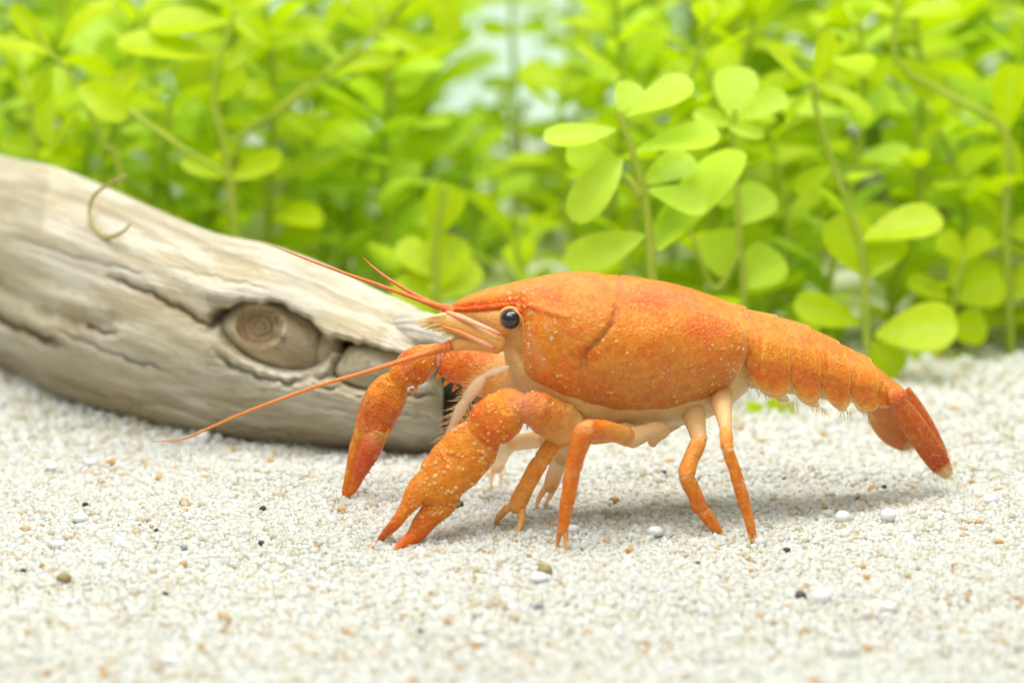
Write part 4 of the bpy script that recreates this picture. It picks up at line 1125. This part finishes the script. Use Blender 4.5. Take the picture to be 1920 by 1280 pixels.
def random_plant(x, y, height, label, group, leaf=.42, pale=False, spacing=.19, lean=.3):
    gz = float(sand_h(x, y)); org = np.array([x, y, gz])
    root = empty('stem_plant', org, label, 'plant', group)
    a = rng.uniform(0, 6.28); le = rng.uniform(0, lean); b = rng.uniform(0, 6.28)
    n = 7; t = np.linspace(0, 1, n)
    P = np.stack([x + np.cos(a) * le * height * t ** 1.5 + .10 * np.sin(t * 5 + b), y + np.sin(a) * le * height * t ** 1.5 * .6 + .08 * np.sin(t * 4 + b * 2), gz - .06 + (height + .06) * t], -1)
    m = MB(); L = crom(P, 28); m.tube(L, np.linspace(.035, .020, 28), np.array([.4, .5, .05, 1.]), n=7, m=28); m.build('stem', M_stem, root)
    k = int(height / (spacing * (leaf / .5) ** .6)); ph = rng.uniform(0, 6.28)
    for i in range(k):
        tt = (i + .6 + rng.uniform(-.2, .2)) / k
        if tt > .99: tt = .99
        p = L[int(tt * 27)]
        for s in (0, 1):
            if rng.random() < .08: continue
            az = ph + s * math.pi + rng.normal(0, .25); el = rng.uniform(.05, .75) + .3 * (tt > .85)
            ln = leaf * rng.uniform(.75, 1.2) * (1 - .35 * (tt > .9))
            d = np.array([math.cos(az) * math.cos(el), math.sin(az) * math.cos(el), math.sin(el)])
            nrm = np.array([-math.cos(az) * math.sin(el), -math.sin(az) * math.sin(el), math.cos(el)]) + rng.normal(0, .25, 3)
            place_leaf(root, org, p, p + d * ln, nrm, int(rng.integers(0, NL)) + (NL if pale else 0), rng.uniform(.95, 1.25))
        ph += math.pi / 2 + rng.normal(0, .2)
    return root
def ok_spot(x, y, taken, dmin):
    return all((x - a) ** 2 + (y - b) ** 2 > dmin ** 2 for a, b in taken)
taken = []
def thicket(n, xr, yr, hr, label, group, dmin, leaf, pale_p=.3, gap=None):
    c = 0; tries = 0
    while c < n and tries < 4000:
        tries += 1
        x = rng.uniform(*xr); y = rng.uniform(*yr)
        if not ok_spot(x, y, taken, dmin): continue
        if gap and gap(x, y): continue
        taken.append((x, y)); c += 1
        hh = rng.uniform(*hr); pl_ = rng.random() < pale_p
        size = 'tall' if hh > (hr[0] + hr[1]) / 2 else 'low'
        tone = 'pale yellow-green' if pl_ else 'bright green'
        random_plant(x, y, hh, size + ' ' + tone + ' ' + label, size + ' ' + tone + ' ' + group, leaf, pl_)
gapx = lambda x, y: -0.62 - .03 * y < x < 0.30 + .02 * y
thicket(24, (-5.4, -.4), (5.9, 8.4), (1.7, 3.3), 'stem plant in the thicket right behind the driftwood', 'thicket behind the driftwood', .5, .56)
thicket(34, (-7.2, -.6), (8.6, 14.5), (2.4, 3.8), 'blurred plant far back in the mass behind the driftwood', 'far mass behind the driftwood', .6, .82, gap=gapx)
thicket(26, (.4, 5.2), (4.7, 7.8), (1.5, 3.1), 'stem plant in the thicket behind the crayfish', 'thicket behind the crayfish', .48, .54, gap=lambda x, y: (x > 2.2 and y < 5.3))
thicket(38, (.5, 7.4), (8.0, 14.5), (2.2, 3.8), 'blurred plant far back in the mass behind the crayfish', 'far mass behind the crayfish', .6, .82, gap=gapx)
thicket(14, (-.9, .6), (6.0, 11), (.4, 1.4), 'plant in the open gap between the two plant masses', 'short plants in the gap', .45, .46)

# dull rocks half hidden among the stems
def rock(px, py, rpx, label):
    p = gpt(px, py + rpx * .8); s = rpx * pxs(p[1])
    v, f = I3; q = v * (1 + .12 * np.sin(v @ np.array([3.1, 2.2, 1.7]) + px)[:, None] + .08 * np.sin(v @ np.array([-5, 4, 6.]))[:, None])
    m = MB(); m.add(q * s * np.array([1.25, 1, .85]) + np.array([p[0], p[1], p[2] + s * .55]), f, rgba([.15, .14, .1]))
    tag(m.build('rock', M_rock, origin=np.array([p[0], p[1], p[2]])), label, 'rock')
rock(945, 430, 42, 'dull olive rock in the gap between the plant masses')
rock(95, 275, 40, 'dark rock hidden behind the thick end of the driftwood')
rock(1560, 420, 44, 'dark rock among the stems behind the crayfish abdomen')
rock(1850, 330, 46, 'dark rock at the back behind the slanting stem plant')

# ------------------------------------------------------------------ loose grains that stand out on the sand
def pebble(name, px, py, rpx, mat, label, group=None, sq=(1, 1, .85), rough=.14, cat='grain'):
    p = gpt(px, py + rpx * .45 + 4); s = 1.12 * rpx * pxs(p[1])
    v, f = I2; a = rng.normal(size=(3, 3)) * 2.2
    q = v * (1 + rough * (np.sin(v @ a[0] + 1) + np.sin(v @ a[1]))[:, None] * .6)
    m = MB(); m.add(q * s * np.array(sq) + np.array([0, 0, s * .55 + .014]) + p, f, rgba([.5, .5, .5]))
    tag(m.build(name, mat, origin=p), label, cat, group)
pebble('pebble', 382, 821, 13, M_white, 'round white bead of sand against the driftwood by the antenna tip', rough=.04, sq=(1, 1, 1))
pebble('pebble', 861, 946, 7.5, M_dark, 'single black grain on the sand behind the big near claw')
pebble('pebble', 1475, 900, 8, M_dark, 'black grain lying in the shadow of the crayfish tail')
pebble('pebble', 1580, 971, 13.5, M_white, 'smooth white oval grain, left of the white pair below the tail'.replace(', left of the white pair', ' of the white pair'), 'white pair below the tail', rough=.06)
pebble('pebble', 1665, 968, 14.5, M_white, 'smooth white oval grain of the white pair below the tail', 'white pair below the tail', rough=.06)
pebble('pebble', 120, 1086, 13, M_olive, 'large olive brown grain on open sand before the driftwood', rough=.05)
pebble('pebble', 1022, 1072, 14, M_olive, 'yellow olive translucent grain on the sand in front of the walking legs', rough=.08)
pebble('pebble', 1500, 1118, 10, M_dark, 'chunky dark grain beside a blurred white one', rough=.2)
pebble('pebble', 1541, 1122, 17, M_white, 'blurred white grain beside a chunky dark one', rough=.08)
pebble('pebble', 1011, 1137, 9, M_grey, 'slate grey grain on the sand in front of the yellow olive one')
for (x, y, r_) in [(493, 954, 6), (490, 1018, 5.5), (310, 1114, 6), (44, 1070, 5), (1474, 1032, 7), (1308, 1057, 5), (294, 994, 4), (160, 946, 5), (1548, 918, 5), (1658, 912, 4.5), (1609, 934, 4), (1163, 963, 3.5), (887, 1156, 5), (1610, 1097, 4), (788, 1184, 6), (1660, 1162, 7), (1388, 882, 4), (1246, 885, 4)]:
    pebble('pebble', x, y, r_, M_dark if rng.random() < .7 else M_brown, 'small dark grain scattered on the pale sand', 'small dark grains')
for (x, y, r_) in [(345, 942, 8.5), (347, 958, 6), (210, 866, 7.5), (298, 897, 6), (640, 956, 7), (1834, 980, 7), (1872, 1017, 7.5), (1181, 1032, 7.5), (1152, 938, 8.5), (344, 1058, 7), (79, 1060, 5), (1408, 1070, 5), (1617, 1063, 6), (1790, 1060, 6), (1680, 949, 5), (1820, 903, 5), (436, 845, 5), (420, 1182, 7), (650, 1187, 8), (893, 1210, 8), (195, 1268, 9), (85, 1262, 8), (1622, 1083, 8), (1546, 951, 5), (1628, 1217, 8), (900, 1030, 4), (1116, 1073, 4), (808, 1112, 5), (757, 1155, 6)]:
    pebble('pebble', x, y, r_, M_amber, 'small amber grain scattered on the pale sand', 'small amber grains')
for (x, y, r_) in [(150, 973, 13), (170, 868, 9), (98, 877, 9), (1228, 998, 13), (1075, 992, 10), (1010, 1085, 14), (318, 1240, 15), (1668, 1140, 13), (1855, 938, 12), (108, 1022, 11), (1160, 1182, 9), (1575, 1220, 11)]:
    pebble('pebble', x, y, r_, M_white, 'milky white grain embedded in the pale sand', 'milky white grains', rough=.1, sq=(1.15, 1, .75))
pebble('pebble', 345, 1027, 7, M_grey, 'round grey grain on the sand before the driftwood', rough=.05)

def thread(name, pts, rad, label, Yfun):
    P = [Yfun(x, y, i) for i, (x, y) in enumerate(pts)]
    m = MB(); m.tube(P, np.concatenate([np.full(len(P) - 1, rad), [rad * .5]]), np.array([.4, .35, .1, 1.]), n=8, m=len(P) * 6)
    tag(m.build(name, M_thread, origin=np.array(P[0])), label, 'thread')
thread('root_thread', [(851, 1072), (862, 1066), (876, 1063), (887, 1070), (891, 1084), (886, 1098), (880, 1106)], .0085, 'thin curled olive thread on the sand before the near claw',
       lambda x, y, i: gpt(x, y) + np.array([0, 0, .012 if 0 < i < 6 else 0]))
thread('root_thread', [(235, 330), (205, 345), (178, 365), (168, 395), (176, 425), (196, 445), (225, 438), (245, 420)], .013, 'thin curled olive tendril hanging over the driftwood top',
       lambda x, y, i: at(x, y, float(log_y(x)) - .45 - .045 * min(i, 6)))
